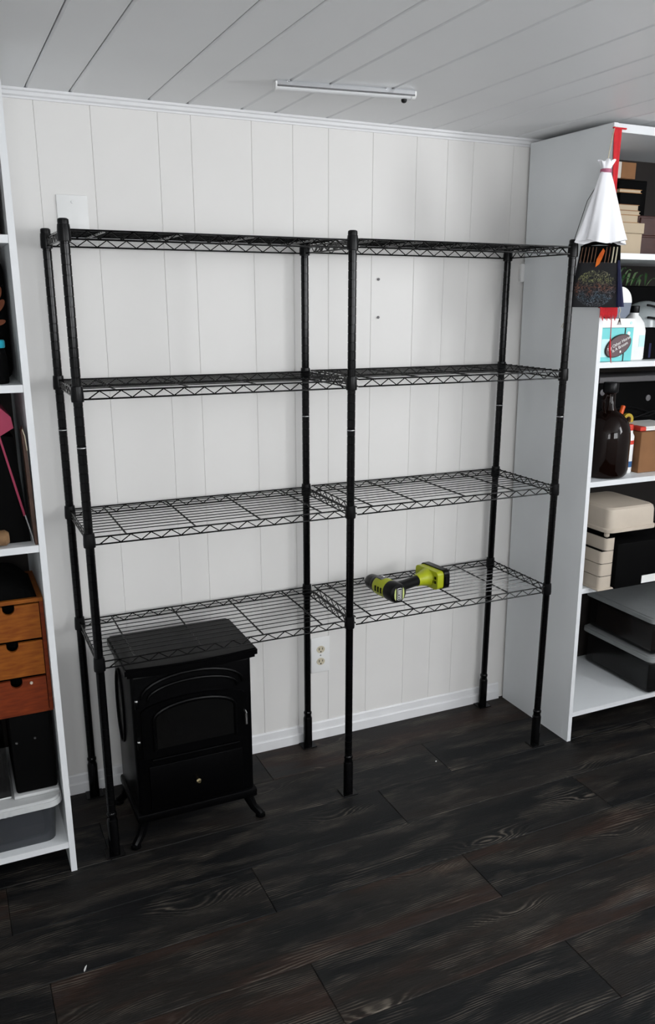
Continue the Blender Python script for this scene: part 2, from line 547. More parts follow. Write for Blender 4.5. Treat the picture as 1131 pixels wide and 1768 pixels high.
# floor planks run along x
fl = Mesh().box(XL - .1, XR + .1, YB - .1, YW + .1, -0.08, -0.012).build('floor', 'subfloor')
tag(fl, 'dark weathered wood plank floor', 'floor', kind='structure')
PW, PL = 0.213, 1.22
edges = [-0.172 - PW * k for k in range(-1, 22)]
ends = {0: 0.403 - 0.61, 1: 0.403, 2: 0.10, 3: -0.442, 4: 0.17, 5: -0.432, 6: 0.22}
row = 0
while edges[row] > YB:
    y1 = min(edges[row], YW)
    y0 = max(edges[row + 1], YB)
    e = ends.get(row, random.uniform(-0.6, 0.6))
    k = math.floor((XL - e) / PL)
    while e + k * PL < XR:
        a, b_ = max(e + k * PL, XL), min(e + (k + 1) * PL, XR)
        if b_ - a > 0.03:
            Mesh().box(a + .0006, b_ - .0006, y0 + .0006, y1 - .0006, -0.012, 0.0, bev=0.0015, seg=1).build('plank', 'plank', fl, smooth=False)
        k += 1
    row += 1

def spread(known, lo_, hi_):
    xs = sorted(known)
    rr = random.Random(3)
    while xs[0] > lo_ + 0.1:
        xs.insert(0, xs[0] - rr.choice((0.11, 0.165, 0.2, 0.24)))
    xs[0] = lo_
    while xs[-1] < hi_ - 0.1:
        xs.append(xs[-1] + rr.choice((0.11, 0.165, 0.2, 0.24)))
    xs[-1] = hi_
    return xs

# ceiling of V-jointed boards running away from the camera
ce = Mesh().box(XL - .1, XR + .1, YB - .1, YW + .1, ZC + 0.014, ZC + 0.1).build('ceiling', 'ceil')
tag(ce, 'white painted board ceiling with dark V joints', 'ceiling', kind='structure')
cx = spread([-1.16, -1.0, -0.818, -0.700, -0.478, -0.363, -0.195, -0.085, 0.09, 0.315, 0.482, 0.603, 0.82, 0.95], XL, XR)
for a, b_ in zip(cx[:-1], cx[1:]):
    c, g = 0.0040, 0.0014
    poly = [(a + g, ZC + .014), (a + g, ZC + c), (a + g + c, ZC), (b_ - g - c, ZC), (b_ - g, ZC + c), (b_ - g, ZC + .014)]
    Mesh().prism(poly, YB, YW, 'y').build('ceiling_board', 'ceil', ce, smooth=False)

# back wall of vertical grooved boards
wb = Mesh().box(XL - .1, XR + .1, YW + 0.007, YW + 0.12, 0, ZC).build('wall_back', 'wall')
tag(wb, 'white painted wall of vertical grooved boards behind the wire shelving', 'wall', kind='structure')
wx = spread([-0.80, -0.646, -0.452, -0.352, -0.160, -0.022, 0.103, 0.265, 0.432, 0.555, 0.66, 0.83], XL, XR)
for a, b_ in zip(wx[:-1], wx[1:]):
    c, g = 0.0014, 0.00015
    poly = [(a + g, YW + .007), (a + g, YW + c), (a + g + c, YW), (b_ - g - c, YW), (b_ - g, YW + c), (b_ - g, YW + .007)]
    Mesh().prism(poly, 0.0, ZC, 'z').build('wall_board', 'wall', wb, smooth=False)

tag(Mesh().box(XL - .1, XL, YB, YW, 0, ZC).build('wall_left', 'far_wall'), 'plain white wall beyond the left bookcase', 'wall', kind='structure')
def wall_box(m, wall, a, b, d0, d1, z0, z1):
    """d0..d1 is the depth measured outward from the room side of the wall"""
    if wall == 'rear':
        return m.box(a, b, YB - d1, YB - d0, z0, z1)
    return m.box(XR + d0, XR + d1, a, b, z0, z1)
for wall, lo_, hi_, lbl in (('rear', XL - .1, XR + .1, 'plain white wall behind the camera with one window and one added fill window'), ('right', YB, YW, 'plain white wall with one window beyond the right bookcase')):
    ws = sorted((W_ for W_ in WINS if W_['wall'] == wall), key=lambda q: q['a'])
    m = Mesh()
    cur = lo_
    for W_ in ws:
        wall_box(m, wall, cur, W_['a'], 0, .1, 0, ZC)
        wall_box(m, wall, W_['a'], W_['b'], 0, .1, 0, W_['z0'])
        wall_box(m, wall, W_['a'], W_['b'], 0, .1, W_['z1'], ZC)
        cur = W_['b']
    wall_box(m, wall, cur, hi_, 0, .1, 0, ZC)
    tag(m.build('wall_' + wall, 'far_wall', smooth=False), lbl, 'wall', kind='structure')
for n_, W_ in enumerate(WINS):
    a, b_, z0, z1, wl = W_['a'], W_['b'], W_['z0'], W_['z1'], W_['wall']
    xm = (a + b_) / 2
    wn = Mesh()
    for p in ((a, a + .04, z0, z1), (b_ - .04, b_, z0, z1), (a + .04, b_ - .04, z0, z0 + .04), (a + .04, b_ - .04, z1 - .04, z1), (xm - .02, xm + .02, z0 + .04, z1 - .04)):
        wall_box(wn, wl, p[0], p[1], .02, .08, p[2], p[3])
    wn = wn.build('window_%d' % (n_ + 1), 'trim', smooth=False)
    tag(wn, ('white framed wide window behind the camera, right of two', 'added white framed narrow fill window behind the camera, left of two', 'white framed window in the wall beyond the right bookcase')[n_], 'window', kind='structure')
    for p, q in ((a + .04, xm - .02), (xm + .02, b_ - .04)):
        wall_box(Mesh(), wl, p, q, .047, .051, z0 + .04, z1 - .04).build('pane', 'glass', wn, smooth=False)

# baseboard: a flat board with a moulded top strip
poly = [(YW, 0), (YW - .013, 0), (YW - .013, .036), (YW - .011, .039), (YW - .007, .041), (YW - .006, .066), (YW - .003, .071), (YW, .071)]
bb = Mesh().prism(poly, -0.91, 0.905, 'x').build('baseboard_back', 'trim', smooth=False)
tag(bb, 'low white two-step baseboard along the back wall', 'baseboard', kind='structure')
poly = [(YW, ZC), (YW - .016, ZC), (YW - .016, ZC - .006), (YW - .012, ZC - .009), (YW - .010, ZC - .017), (YW - .005, ZC - .021), (YW - .005, ZC - .026), (YW, ZC - .026)]
tr = Mesh().prism(poly, -1.75, 1.78, 'x').build('trim_1', 'trim', smooth=False)
tag(tr, 'narrow white crown moulding where the back wall meets the ceiling', 'trim', kind='structure')

# ------------------------------------------------------------------ bookcases
def shear(m, x_at0=0.0, k=0.0):
    m.v = [(x + k * z, y, z) for x, y, z in m.v]
    return m

def bookcase(label, x0, x1, yf, yb, top, shelves, k, thick=0.017, back=True):
    t = thing('bookcase', label, 'bookcase', ((x0 + x1) / 2, (yf + yb) / 2, 0))
    for a in (x0, x1 - thick):
        p = shear(Mesh().box(a, a + thick, yf + .001, yb, 0, top), 0, k).build('side_panel', 'laminate', t, smooth=False)
        shear(Mesh().box(a, a + thick, yf, yf + .001, 0, top, 0), 0, k).build('edge_band', 'edge', p, smooth=False)
    for z in shelves:
        s = shear(Mesh().box(x0 + thick + .0005, x1 - thick - .0005, yf + .002, yb - .006, z - .019, z), 0, k).build('shelf', 'laminate', t, smooth=False)
        shear(Mesh().box(x0 + thick + .0005, x1 - thick - .0005, yf + .001, yf + .002, z - .019, z), 0, k).build('edge_band', 'edge', s, smooth=False)
    s = shear(Mesh().box(x0 + thick + .0005, x1 - thick - .0005, yf + .002, yb - .006, top - .026, top - .001), 0, k).build('top_board', 'laminate', t, smooth=False)
    shear(Mesh().box(x0 + thick + .0005, x1 - thick - .0005, yf + .001, yf + .002, top - .026, top - .001), 0, k).build('edge_band', 'edge', s, smooth=False)
    shear(Mesh().box(x0 + thick + .0005, x1 - thick - .0005, yb - .005, yb, 0.02, top - .027), 0, k).build('back_panel', 'backing', t, smooth=False)
    return t

bookcase('tall white laminate bookcase right of the wire shelving, holding jug and boxes', 0.926, 1.78, -0.395, 0.028, 2.185, (0.121, 0.626, 1.027, 1.444, 1.798), -0.0150)
bookcase('tall white laminate bookcase left of the wire shelving, holding wooden drawers', -1.75, -0.919, -0.39, 0.028, 2.185, (0.101, 1.017, 1.437, 1.792), 0.0)

# ------------------------------------------------------------------ wire shelving
XP = (-0.8012, 0.0, 0.8019)
YF, YK = -0.355, 0.0
ZS = (0.6354, 1.0066, 1.4051, 1.8038)
unit = thing('wire_shelving_unit', 'black wire shelving unit, two bays with four shelves each, against the white wall', 'shelving', (0, -0.18, 0))
ztop = ZS[3] + 0.026
prof = [(0.0125, 0.004)]
z = 0.0254
while z < ztop - 0.01:
    prof += [(0.0125, z - .0014), (0.0114, z - .0006), (0.0114, z + .0006), (0.0125, z + .0014)]
    z += 0.0254
prof += [(0.0125, ztop)]
post_me = Mesh().lathe(prof, seg=18).data('post', 'black_steel', angle=50)
cap_me = Mesh().lathe([(0.0136, ztop - .012), (0.0142, ztop), (0.0136, ztop + .005), (0.010, ztop + .0075)], seg=20).data('post_cap', 'black_plastic')
slv_me = Mesh().lathe([(0.0165, 0.004), (0.0165, 0.118), (0.0150, 0.122), (0.0138, 0.128), (0.0138, 0.134), (0.0152, 0.136), (0.0152, 0.143), (0.0128, 0.147)], seg=20).data('foot_sleeve', 'black_steel')
plt_me = Mesh().box(-.028, .028, -.026, .026, 0.0, 0.004, bev=.0012, seg=1).data('foot_plate', 'black_steel')
rng_me = Mesh().lathe([(0.0127, 1.2615), (0.0130, 1.2622), (0.0130, 1.2632), (0.0127, 1.264)], seg=20).data('joint_ring', 'bare_steel')
for x in XP:
    for y in (YF, YK):
        p = link('post', post_me, unit, (x, y, 0))
        link('post_cap', cap_me, p, (x, y, 0))
        link('foot_sleeve', slv_me, p, (x, y, 0))
        link('foot_plate', plt_me, p, (x, y, 0))
        link('joint_ring', rng_me, p, (x, y, 0))
collar_me = Mesh().lathe([(0.0128, -.0215), (0.0165, -.0205), (0.0172, -.012), (0.0160, .012), (0.0152, .0195), (0.0128, .0205)], seg=20).data('collar', 'black_plastic')

def truss(m, a, b_, n, zt=0.007, zb=-0.0145, r=0.0024):
    a, b_ = Vector(a), Vector(b_)
    d = (b_ - a)
    u = d.normalized()
    e = u * 0.012
    for h in (zt, zb):
        m.tube([a + Vector((0, 0, h)), b_ + Vector((0, 0, h))], r, 8)
    pts = []
    s, f = a + e * 1.5, b_ - e * 1.5
    for i in range(2 * n + 1):
        q = s.lerp(f, i / (2 * n))
        pts.append(q + Vector((0, 0, zb + .001 if i % 2 == 0 else zt - .001)))
    m.tube(pts, 0.0019, 6)

def shelf_frame(L, left_gap, right_gap):
    """local space: x 0..L between post centres, y YF..0, z 0 at collar middle"""
    m = Mesh()
    yf, yk = YF - .004, YK + .004
    truss(m, (left_gap, yf, 0), (L - right_gap, yf, 0), 13)
    truss(m, (left_gap, yk, 0), (L - right_gap, yk, 0), 13)
    truss(m, (0.0 if left_gap < .02 else left_gap + .004, YF + .01, 0), (0.0 if left_gap < .02 else left_gap + .004, YK - .01, 0), 6)
    truss(m, (L, YF + .01, 0), (L, YK - .01, 0), 6)
    return m.data('wire_shelf', 'black_steel', angle=60)

LW, RW = XP[1] - XP[0], XP[2] - XP[1]
frameL, frameR = shelf_frame(LW, 0.010, 0.010), shelf_frame(RW, 0.022, 0.010)
deckL = Mesh().tube([(0.0, 0, 0), (LW, 0, 0)], 0.0014, 6).data('deck_wire', 'black_steel')
deckR = Mesh().tube([(0.026, 0, 0), (RW, 0, 0)], 0.0014, 6).data('deck_wire', 'black_steel')
crossw = Mesh().tube([(0, YF + .0, 0), (0, YK - .0, 0)], 0.0026, 8).data('cross_wire', 'black_steel')
for bay in (0, 1):
    for zi, z in enumerate(ZS):
        zz = z + (0.003 if bay else 0.0)
        x0 = XP[bay]
        sh = link('wire_shelf', (frameL, frameR)[bay], unit, (x0, 0, zz))
        for k in range(1, 11):
            y = YF + (YK - YF) * k / 11
            link('deck_wire', (deckL, deckR)[bay], sh, (x0, y, zz + .0105))
        for fx in ((0.128, 0.378, 0.627, 0.878) if bay == 0 else (0.10, 0.30, 0.535, 0.785)):
            link('cross_wire', crossw, sh, (x0 + fx * (LW, RW)[bay], 0, zz + .0058))
        for xx in ((XP[0], XP[1]) if bay == 0 else (XP[2],)):
            for y in (YF, YK):
                link('collar', collar_me, sh, (xx, y, zz if bay == 0 else z))

# ------------------------------------------------------------------ electric stove
st = thing('electric_stove', 'black electric fireplace stove standing under the lowest wire shelf', 'heater', (-.53, -.23, 0))
bx0, bx1, by0, by1, bz0, bz1 = -.718, -.342, -.355, -.09, .095, .578
Mesh().box(bx0, bx1, by0, by1, bz0, bz1, .012, 3).build('body', 'stove', st)
# table-like top with a rounded, slightly bowed lip
top = Mesh()
out = []
for i in range(13):
    u = i / 12
    out.append((-.736 + u * .410, -.372 - .018 * math.sin(PI * u)))
out += [(-.326, -.10), (-.334, -.085), (-.728, -.085), (-.736, -.10)]
for zz0, zz1, sc in ((.578, .588, .965), (.588, .604, 1.0), (.604, .609, .975)):
    cxm, cym = -.531, -.235
    top.prism([(cxm + (x - cxm) * sc, cym + (y - cym) * sc) for x, y in out], zz0, zz1, 'z')
top.build('top_plate', 'stove', st)
Mesh().box(bx0 - .008, bx1 + .008, by0 - .010, by1, .082, .112, .007, 2).build('base_skirt', 'stove', st)
# arched front mouldings, door, window
def arch(cx, z0, hw, zs, rise, n=14):
    pts = [(cx - hw, z0), (cx - hw, zs)]
    pts += [(cx + hw * math.cos(PI - PI * i / n), zs + rise * math.sin(PI * i / n)) for i in range(1, n)]
    return pts + [(cx + hw, zs), (cx + hw, z0)]
CXS = -.530
def arch_tube(hw, z0, zs, rise, r, y):
    return Mesh().tube([(x, y, z) for x, z in arch(CXS, z0, hw, zs, rise)], r, 8)
arch_tube(.158, .50, .505, .060, .0055, by0 - .003).build('louvre_arch', 'stove', st)
arch_tube(.140, .49, .495, .044, .0045, by0 - .003).build('louvre_arch', 'stove', st)
dr = Mesh().prism(arch(CXS, .30, .165, .455, .035), by0 - .010, by0 + .002, 'y').build('door', 'stove', st, angle=25)
arch_tube(.128, .325, .430, .045, .0055, by0 - .012).build('window_moulding', 'stove', dr)
Mesh().prism(arch(CXS, .33, .122, .428, .038), by0 - .0125, by0 - .009, 'y').build('window_pane', 'smoked_glass', dr, angle=25)
for zz in (.350, .485):
    Mesh().lathe([(.0045, zz - .012), (.0055, zz - .010), (.0055, zz + .010), (.0045, zz + .012)], (-.7055, by0 - .008, 0), 12).build('hinge', 'stove', dr)
    Mesh().lathe([(.0025, zz + .012), (.0055, zz + .014), (.0045, zz + .018)], (-.7055, by0 - .008, 0), 12).build('hinge_finial', 'chrome', dr)
Mesh().tube([(-.372, by0 - .010, .402), (-.372, by0 - .026, .398), (-.372, by0 - .028, .362)], .0045, 10).build('door_handle', 'chrome', dr)
Mesh().box(CXS - .14, CXS + .14, by0 - .014, by0 - .001, .289, .298, .003, 2).build('door_ledge', 'stove', st)
ad = Mesh().box(CXS - .15, CXS + .15, by0 - .007, by0 + .002, .125, .270, .003, 2).build('ash_door', 'stove', st)
Mesh().lathe([(.004, 0), (.004, -.010), (.008, -.013), (.0085, -.018), (.005, -.023)], (CXS - .002, by0 - .007, .197), 14, 'y').build('knob', 'brass', ad)
for sx, x in ((-1, bx0 + .022), (1, bx1 - .022)):
    for sy, y in ((-1, by0 + .022), (1, by1 - .022)):
        pts = [(x, y, .098), (x + sx * .006, y + sy * .005, .070), (x + sx * .020, y + sy * .012, .035), (x + sx * .040, y + sy * .024, .010)]
        lg = Mesh().tube(pts, .017, 10, taper=[1.25, 1.0, .8, .75])
        lg.lathe([(.014, 0), (.017, .003), (.016, .012), (.010, .016)], (x + sx * .040, y + sy * .024, 0), 12)
        lg.build('leg', 'stove', st)
# oval moulding on the left side
ov = [(bx0 - .002, -.165 + .055 * math.cos(2 * PI * i / 24), .40 + .125 * math.sin(2 * PI * i / 24)) for i in range(24)]
Mesh().tube(ov, .004, 8, closed=True).build('side_moulding', 'stove', st)

# ------------------------------------------------------------------ cordless drill, lying on its side on the lowest shelf
# local space: body axis along -y (chuck towards +y), handle along +x, z up
dz = ZS[0] + .003 + .0123
MD = Matrix.Translation((0.198, -0.232, dz)) @ Matrix.Rotation(math.radians(8), 4, 'Z')
dl = rotated_thing('cordless_drill', 'lime green and black cordless drill lying on its side on the lowest wire shelf', 'drill', MD)
R0 = .0360
bd = Mesh().lathe([(.026, .040), (.0315, .037), (.0335, .030), (.034, .005), (.034, -.030), (.033, -.034)], (0, 0, R0), 24, 'y')
bd.build('housing', 'lime', dl)
Mesh().lathe([(.0345, -.030), (.0355, -.036), (.0355, -.062), (.033, -.074), (.026, -.080)], (0, 0, R0), 24, 'y').build('motor_cap', 'rubber', dl)
lb = Mesh().prism(rrect(-.0095, .0095, R0 - .021, R0 + .021, .004), -.0822, -.0798, 'y').build('name_plate', 'label_white', dl)
Mesh().prism(rrect(-.0082, .0082, R0 - .0195, R0 + .0195, .0032), -.0828, -.0821, 'y').build('name_plate_field', 'black_plastic', lb)
pr = Mesh()
pr.box(-.0055, -.0018, -.0833, -.0827, R0 - .001, R0 + .016).box(-.0055, -.0018, -.0833, -.0827, R0 - .010, R0 - .004).box(-.0055, -.0018, -.0833, -.0827, R0 - .016, R0 - .0125)
for i in range(7):
    pr.box(.0012, .0052, -.0833, -.0827, R0 - .0165 + i * .0047, R0 - .0130 + i * .0047)
pr.build('name_plate_print', 'label_white', lb, smooth=False)
for s in (-1, 1):
    Mesh().prism([(s * .0145, R0 - .022), (s * .0195, R0 - .014), (s * .021, R0), (s * .0195, R0 + .014), (s * .0145, R0 + .022)], -.0808, -.0770, 'y').build('side_flash', 'label_lime', dl)
Mesh().lathe([(.0305, .037), (.0305, .050), (.0285, .053), (.0285, .060), (.0275, .064), (.0265, .084), (.0240, .090), (.0165, .104), (.0105, .109)], (0, 0, R0), 24, 'y').build('chuck', 'black_plastic', dl)
Mesh().lathe([(.0105, .108), (.0100, .115), (.0055, .121)], (0, 0, R0), 16, 'y').build('chuck_nose', 'chrome', dl)
# raised vent panel and dark vents on the upper side
Mesh().box(-.018, .012, .000, .034, R0 + .0300, R0 + .0352, .002).build('clutch_switch', 'grey_steel', dl)
Mesh().box(-.004, .006, .008, .026, R0 + .0345, R0 + .0385, .002).build('clutch_tab', 'bare_steel', dl)
for i in range(3):
    Mesh().box(-.0350, -.0300, -.022 + i * .016, -.014 + i * .016, R0 - .010, R0 + .010, .001, 1).build('vent', 'black_plastic', dl)
# handle (black grip) towards +x, flattened oval, leaning towards the chuck side at its end
def oval_tube(m, sections, n=20):
    vs, fs = [], []
    for (x, y, hy, hz) in sections:
        for k in range(n):
            a = 2 * PI * k / n
            vs.append((x, y + hy * math.cos(a), R0 + hz * math.sin(a)))
    for i in range(len(sections) - 1):
        for k in range(n):
            fs.append((i * n + k, i * n + (k + 1) % n, (i + 1) * n + (k + 1) % n, (i + 1) * n + k))
    fs.append(tuple(range(n - 1, -1, -1)))
    fs.append(tuple(range((len(sections) - 1) * n, len(sections) * n)))
    return m.add(vs, fs)
oval_tube(Mesh(), [(.022, -.022, .030, .024), (.045, -.018, .022, .0195), (.075, -.012, .020, .018), (.110, -.004, .020, .018), (.145, .004, .021, .019)]).build('grip', 'rubber', dl)
Mesh().box(.034, .052, .004, .020, R0 - .007, R0 + .007, .004).build('trigger', 'rubber', dl)
oval_tube(Mesh(), [(.138, .003, .023, .021), (.160, .008, .026, .024), (.182, .012, .034, .030), (.198, .015, .040, .034)]).build('handle_flare', 'lime', dl)
ft = Mesh()
ft.prism([(y, z) for y, z in rrect(-.048, .078, .002, .068, .014)], .194, .222, 'x')
ft.build('battery_foot', 'lime', dl)
for yy, zz in ((-.040, .040), (-.040, .024), (-.026, .024)):
    Mesh().box(.1925, .1945, yy, yy + .010, zz, zz + .011, .0015, 1).build('foot_vent', 'black_plastic', dl)
Mesh().prism([(y, z) for y, z in rrect(-.052, .084, .0, .072, .018)], .222, .246, 'x').build('battery_pack', 'black_plastic', dl)
for yy in (-.056, .080):
    Mesh().box(.224, .240, yy, yy + .008, .022, .050, .002, 1).build('battery_latch', 'black_plastic', dl)

# ------------------------------------------------------------------ ceiling light
A, B = Vector((-.232, -.351, 0)), Vector((.159, -.411, 0))
d = (B - A)
ML = Matrix.Translation((A.x, A.y, ZC)) @ Matrix.Rotation(math.atan2(d.y, d.x), 4, 'Z')
lt = rotated_thing('ceiling_light', 'slim aluminium strip light with a small black sensor on the ceiling', 'light', ML)
Ln = d.length
pf = [(.016, -.004), (.016, -.011)] + arc(0, -.011, .016, .011, 0, -180, 10)[1:] + [(-.016, -.004)]
Mesh().prism([(y, z) for y, z in pf], .010, Ln - .010, 'x').build('diffuser', 'diffuser', lt)
Mesh().prism([(.017, -.006), (.018, -.003), (.014, 0), (-.014, 0), (-.018, -.003), (-.0185, -.012), (-.0165, -.016), (-.0155, -.012), (-.0155, -.006)], .004, Ln - .004, 'x').build('housing', 'alu', lt, smooth=False)
for a in (0, Ln - .012):
    Mesh().prism([(y * 1.12, z * 1.08 + .0008) for y, z in pf], a, a + .012, 'x').build('end_cap', 'white_plastic', lt)
Mesh().lathe([(.008, -.022), (.008, -.026), (.006, -.030), (.002, -.0315)], (Ln - .030, .0, 0), 16).build('motion_sensor', 'black_plastic', lt)
for a in (.03, Ln - .09):
    Mesh().box(a, a + .008, -.021, .020, -.0045, 0, .001, 1).build('mounting_clip', 'alu', lt)

# ------------------------------------------------------------------ wall plates
op = thing('wall_outlet', 'white duplex wall outlet with ivory sockets behind the middle rear post', 'outlet', (.069, YW, .35))
Mesh().box(.030, .108, YW - .006, YW + .0005, .280, .424, .003, 2).build('cover_plate', 'white_plastic', op)
for zc in (.325, .374):
    s = Mesh().prism([(.069 + .0165 * math.cos(a), zc + .0165 * math.sin(a) * (.86)) for a in [2 * PI * i / 24 for i in range(24)]], YW - .0085, YW - .005, 'y').build('socket', 'ivory', op)
    Mesh().box(.0605, .0635, YW - .0093, YW - .0083, zc - .002, zc + .008).box(.0745, .0770, YW - .0093, YW - .0083, zc - .001, zc + .007).lathe([(.0028, YW - .0083), (.0028, YW - .0093)], (.069, 0, zc - .0085), 10, 'y').build('slot', 'dark_slot', s, smooth=False)
Mesh().lathe([(.0032, YW - .006), (.0026, YW - .0075)], (.069, 0, .3495), 12, 'y').build('screw', 'bare_steel', op)
bp = thing('blank_wall_plate', 'white blank cover plate on the wall above the top left shelf corner', 'wall plate', (-.716, YW, 1.87))
Mesh().box(-.760, -.671, YW - .006, YW + .0005, 1.80, 1.934, .003, 2).build('cover_plate', 'white_plastic', bp)
Mesh().lathe([(.0035, YW - .006), (.0030, YW - .008)], (-.716, 0, 1.914), 12, 'y').build('screw', 'bare_steel', bp)
cl = Mesh().box(.884, .901, YW - .016, YW, 1.712, 1.778, .004, 2)
tag(cl.build('cable_clip', 'white_plastic'), 'small white plastic clip on the wall at the right bookcase back edge', 'clip')
for i, (x, z, lbl) in enumerate(((.293, 1.587, 'small screw left in the white wall between the top two right shelves, lower of two'), (.292, 1.714, 'small screw left in the white wall just below the top right shelf, upper of two'))):
    tag(Mesh().lathe([(.0022, YW), (.0022, YW - .004), (.0048, YW - .0045), (.0040, YW - .0065)], (x, 0, z), 12, 'y').build('wall_screw', 'grey_steel'), lbl, 'screw')

# ------------------------------------------------------------------ contents of the left bookcase
# chest of three small drawers, standing on the black case below
t = thing('drawer_chest', 'orange stained wooden chest with three small drawers in the left bookcase', 'chest', (-1.045, -.24, .517))
cx0, cx1, cz0, cz1, cyf = -1.150, -.938, .517, .862, -.362
Mesh().box(cx0, cx1, cyf + .012, -.10, cz0, cz0 + .010).build('bottom', 'red_wood', t, smooth=False)
Mesh().box(cx0, cx1, cyf + .002, -.10, cz1 - .011, cz1).build('top', 'orange_wood', t, smooth=False)
for a in (cx0, cx1 - .010):
    Mesh().box(a, a + .010, cyf + .002, -.10, cz0 + .010, cz1 - .011).build('side', 'red_wood', t, smooth=False)
Mesh().box(cx0 + .01, cx1 - .01, -.106, -.10, cz0 + .01, cz1 - .011).build('back', 'red_wood', t, smooth=False)
for i in range(3):
    a = cz0 + .013 + i * .1085
    b_ = a + .1000
    n0, n1, nc, nr = -1.028 - .0155, -1.028 + .0155, b_ - .008, .0155
    poly = [(cx0 + .012, a), (cx1 - .012, a), (cx1 - .012, b_), (n1, b_), (n1, nc)] + [(-1.028 + nr * math.cos(q), nc + nr * math.sin(q)) for q in [-PI * k / 8 for k in range(1, 8)]] + [(n0, nc), (n0, b_), (cx0 + .012, b_)]
    dd = Mesh()
    # front face with its finger notch, split so that every piece is convex
    dd.prism(poly[0:3] + [(n1, b_), (n1, nc - nr), (n0, nc - nr), (n0, b_), (cx0 + .012, b_)][0:0], cyf, cyf + .010, 'y') if False else None
    lo_z = nc - nr
    dd.box(cx0 + .012, cx1 - .012, cyf, cyf + .010, a, lo_z)
    dd.box(n1, cx1 - .012, cyf, cyf + .010, lo_z, b_)
    dd.box(cx0 + .012, n0, cyf, cyf + .010, lo_z, b_)
    for sgn in (-1, 1):
        pts = [(-1.028 + sgn * nr, lo_z), (-1.028 + sgn * nr, nc)] + [(-1.028 + sgn * nr * math.cos(q), nc - nr * math.sin(q)) for q in [PI / 2 * k / 5 for k in range(1, 6)]]
        dd.prism(pts, cyf, cyf + .010, 'y')
    d_ = dd.build('drawer', 'orange_wood' if i else 'red_wood', t, smooth=False)
    bxm = Mesh().box(cx0 + .016, cx1 - .016, -.30, -.12, a + .002, b_ - .02)
    bxm.build('drawer_box', 'black_matte', d_, smooth=False)
    if i == 0:
        Mesh().lathe([(.002, 0), (.0045, -.003), (.0035, -.007)], (-.990, cyf, b_ - .012), 10, 'y').build('wooden_peg', 'beige', d_)
# black clothing heaped on the chest
def lump(cx, cy, z0, hx, hy, h, seed, n=18):
    rr = random.Random(seed)
    ph = [rr.uniform(0, 6.28) for _ in range(6)]
    def fn(u, v):
        x, y = (u - .5) * 2, (v - .5) * 2
        e = max(0.0, 1 - abs(x) ** 3) * max(0.0, 1 - abs(y) ** 3)
        hgt = e ** .6 * (h * (.75 + .12 * math.sin(3 * x + ph[0]) + .10 * math.sin(5 * y + ph[1]) + .06 * math.sin(7 * x + 4 * y + ph[2])))
        return (cx + hx * x, cy + hy * y, z0 + hgt)
    m = Mesh().grid(fn, n, n)
    m.add([(cx - hx, cy - hy, z0 - .0005), (cx + hx, cy - hy, z0 - .0005), (cx + hx, cy + hy, z0 - .0005), (cx - hx, cy + hy, z0 - .0005)], [(3, 2, 1, 0)])
    return m
tag(lump(-1.05, -.24, cz1 + .001, .098, .11, .075, 4).build('folded_garment', 'black_cloth'), 'black folded garment heaped on top of the wooden drawer chest', 'clothing')
# plastic bin on the bottom shelf
t = thing('storage_bin', 'smoky clear storage bin with white lid on bottom shelf of left bookcase', 'bin', (-1.15, -.20, .101))
bn = Mesh()
bo = rrect(-1.345, -.956, -.366, -.03, .03, 4)
bi = rrect(-1.341, -.960, -.362, -.034, .028, 4)
n = len(bo)
def taper_ring(poly, z, s):
    cxp, cyp = -1.15, -.198
    return [(cxp + (x - cxp) * s, cyp + (y - cyp) * s, z) for x, y in poly]
vs = taper_ring(bo, .102, .955) + taper_ring(bo, .232, 1.0) + taper_ring(bi, .232, 1.0) + taper_ring(bi, .106, .955)
fs = [tuple(range(n - 1, -1, -1))]
for r in range(3):
    fs += [(r * n + i, r * n + (i + 1) % n, (r + 1) * n + (i + 1) % n, (r + 1) * n + i) for i in range(n)]
fs.append(tuple(range(3 * n, 4 * n)))
bn.add(vs, fs)
bn.build('tub', 'clear_bin', t)
ld_ = Mesh()
lo2 = rrect(-1.363, -.939, -.386, -.012, .04, 5)
ld_.prism(lo2, .228, .246, 'z')
ld_.prism([(-1.151 + (x + 1.151) * .985, -.199 + (y + .199) * .98) for x, y in lo2], .246, .254, 'z')
ldo = ld_.build('lid', 'grey_lid', t)
for i in range(14):
    Mesh().box(-1.30 + i * .0165, -1.293 + i * .0165, -.388, -.384, .2285, .2455).build('lid_rib', 'grey_lid', ldo, smooth=False)
Mesh().box(-1.31, -.99, -.33, -.07, .109, .150, .01, 2).build('contents', 'tan', t)
# black case with a pale tray edge on the lid, carrying the chest
t = thing('black_case', 'black hard case with a pale base tray between white bin lid and wooden drawers', 'case', (-1.05, -.22, .255))
Mesh().box(-1.060, -.945, -.345, -.09, .268, .516, .008, 2).build('shell', 'black_matte', t)
Mesh().box(-1.068, -.943, -.350, -.085, .2545, .266, .004, 2).build('base_tray', 'grey_lid', t)
for x, zz in ((-1.045, .432), (-.995, .438)):
    Mesh().lathe([(.004, -.345), (.003, -.3475)], (x, 0, zz), 10, 'y').build('rivet', 'bare_steel', t)
t = thing('clear_tub', 'clear plastic tub on the white bin lid left of the black case', 'tub', (-1.14, -.24, .255))
Mesh().box(-1.20, -1.074, -.335, -.12, .2545, .262, .004, 2).build('floor_tray', 'grey_lid', t)
for a, b_ in ((-1.20, -1.197), (-1.077, -1.074)):
    Mesh().box(a, b_, -.335, -.12, .262, .42).build('wall', 'dark_bin', t, smooth=False)
Mesh().box(-1.197, -1.077, -.335, -.332, .262, .42).build('wall', 'dark_bin', t, smooth=False)
Mesh().box(-1.197, -1.077, -.123, -.12, .262, .42).build('wall', 'dark_bin', t, smooth=False)
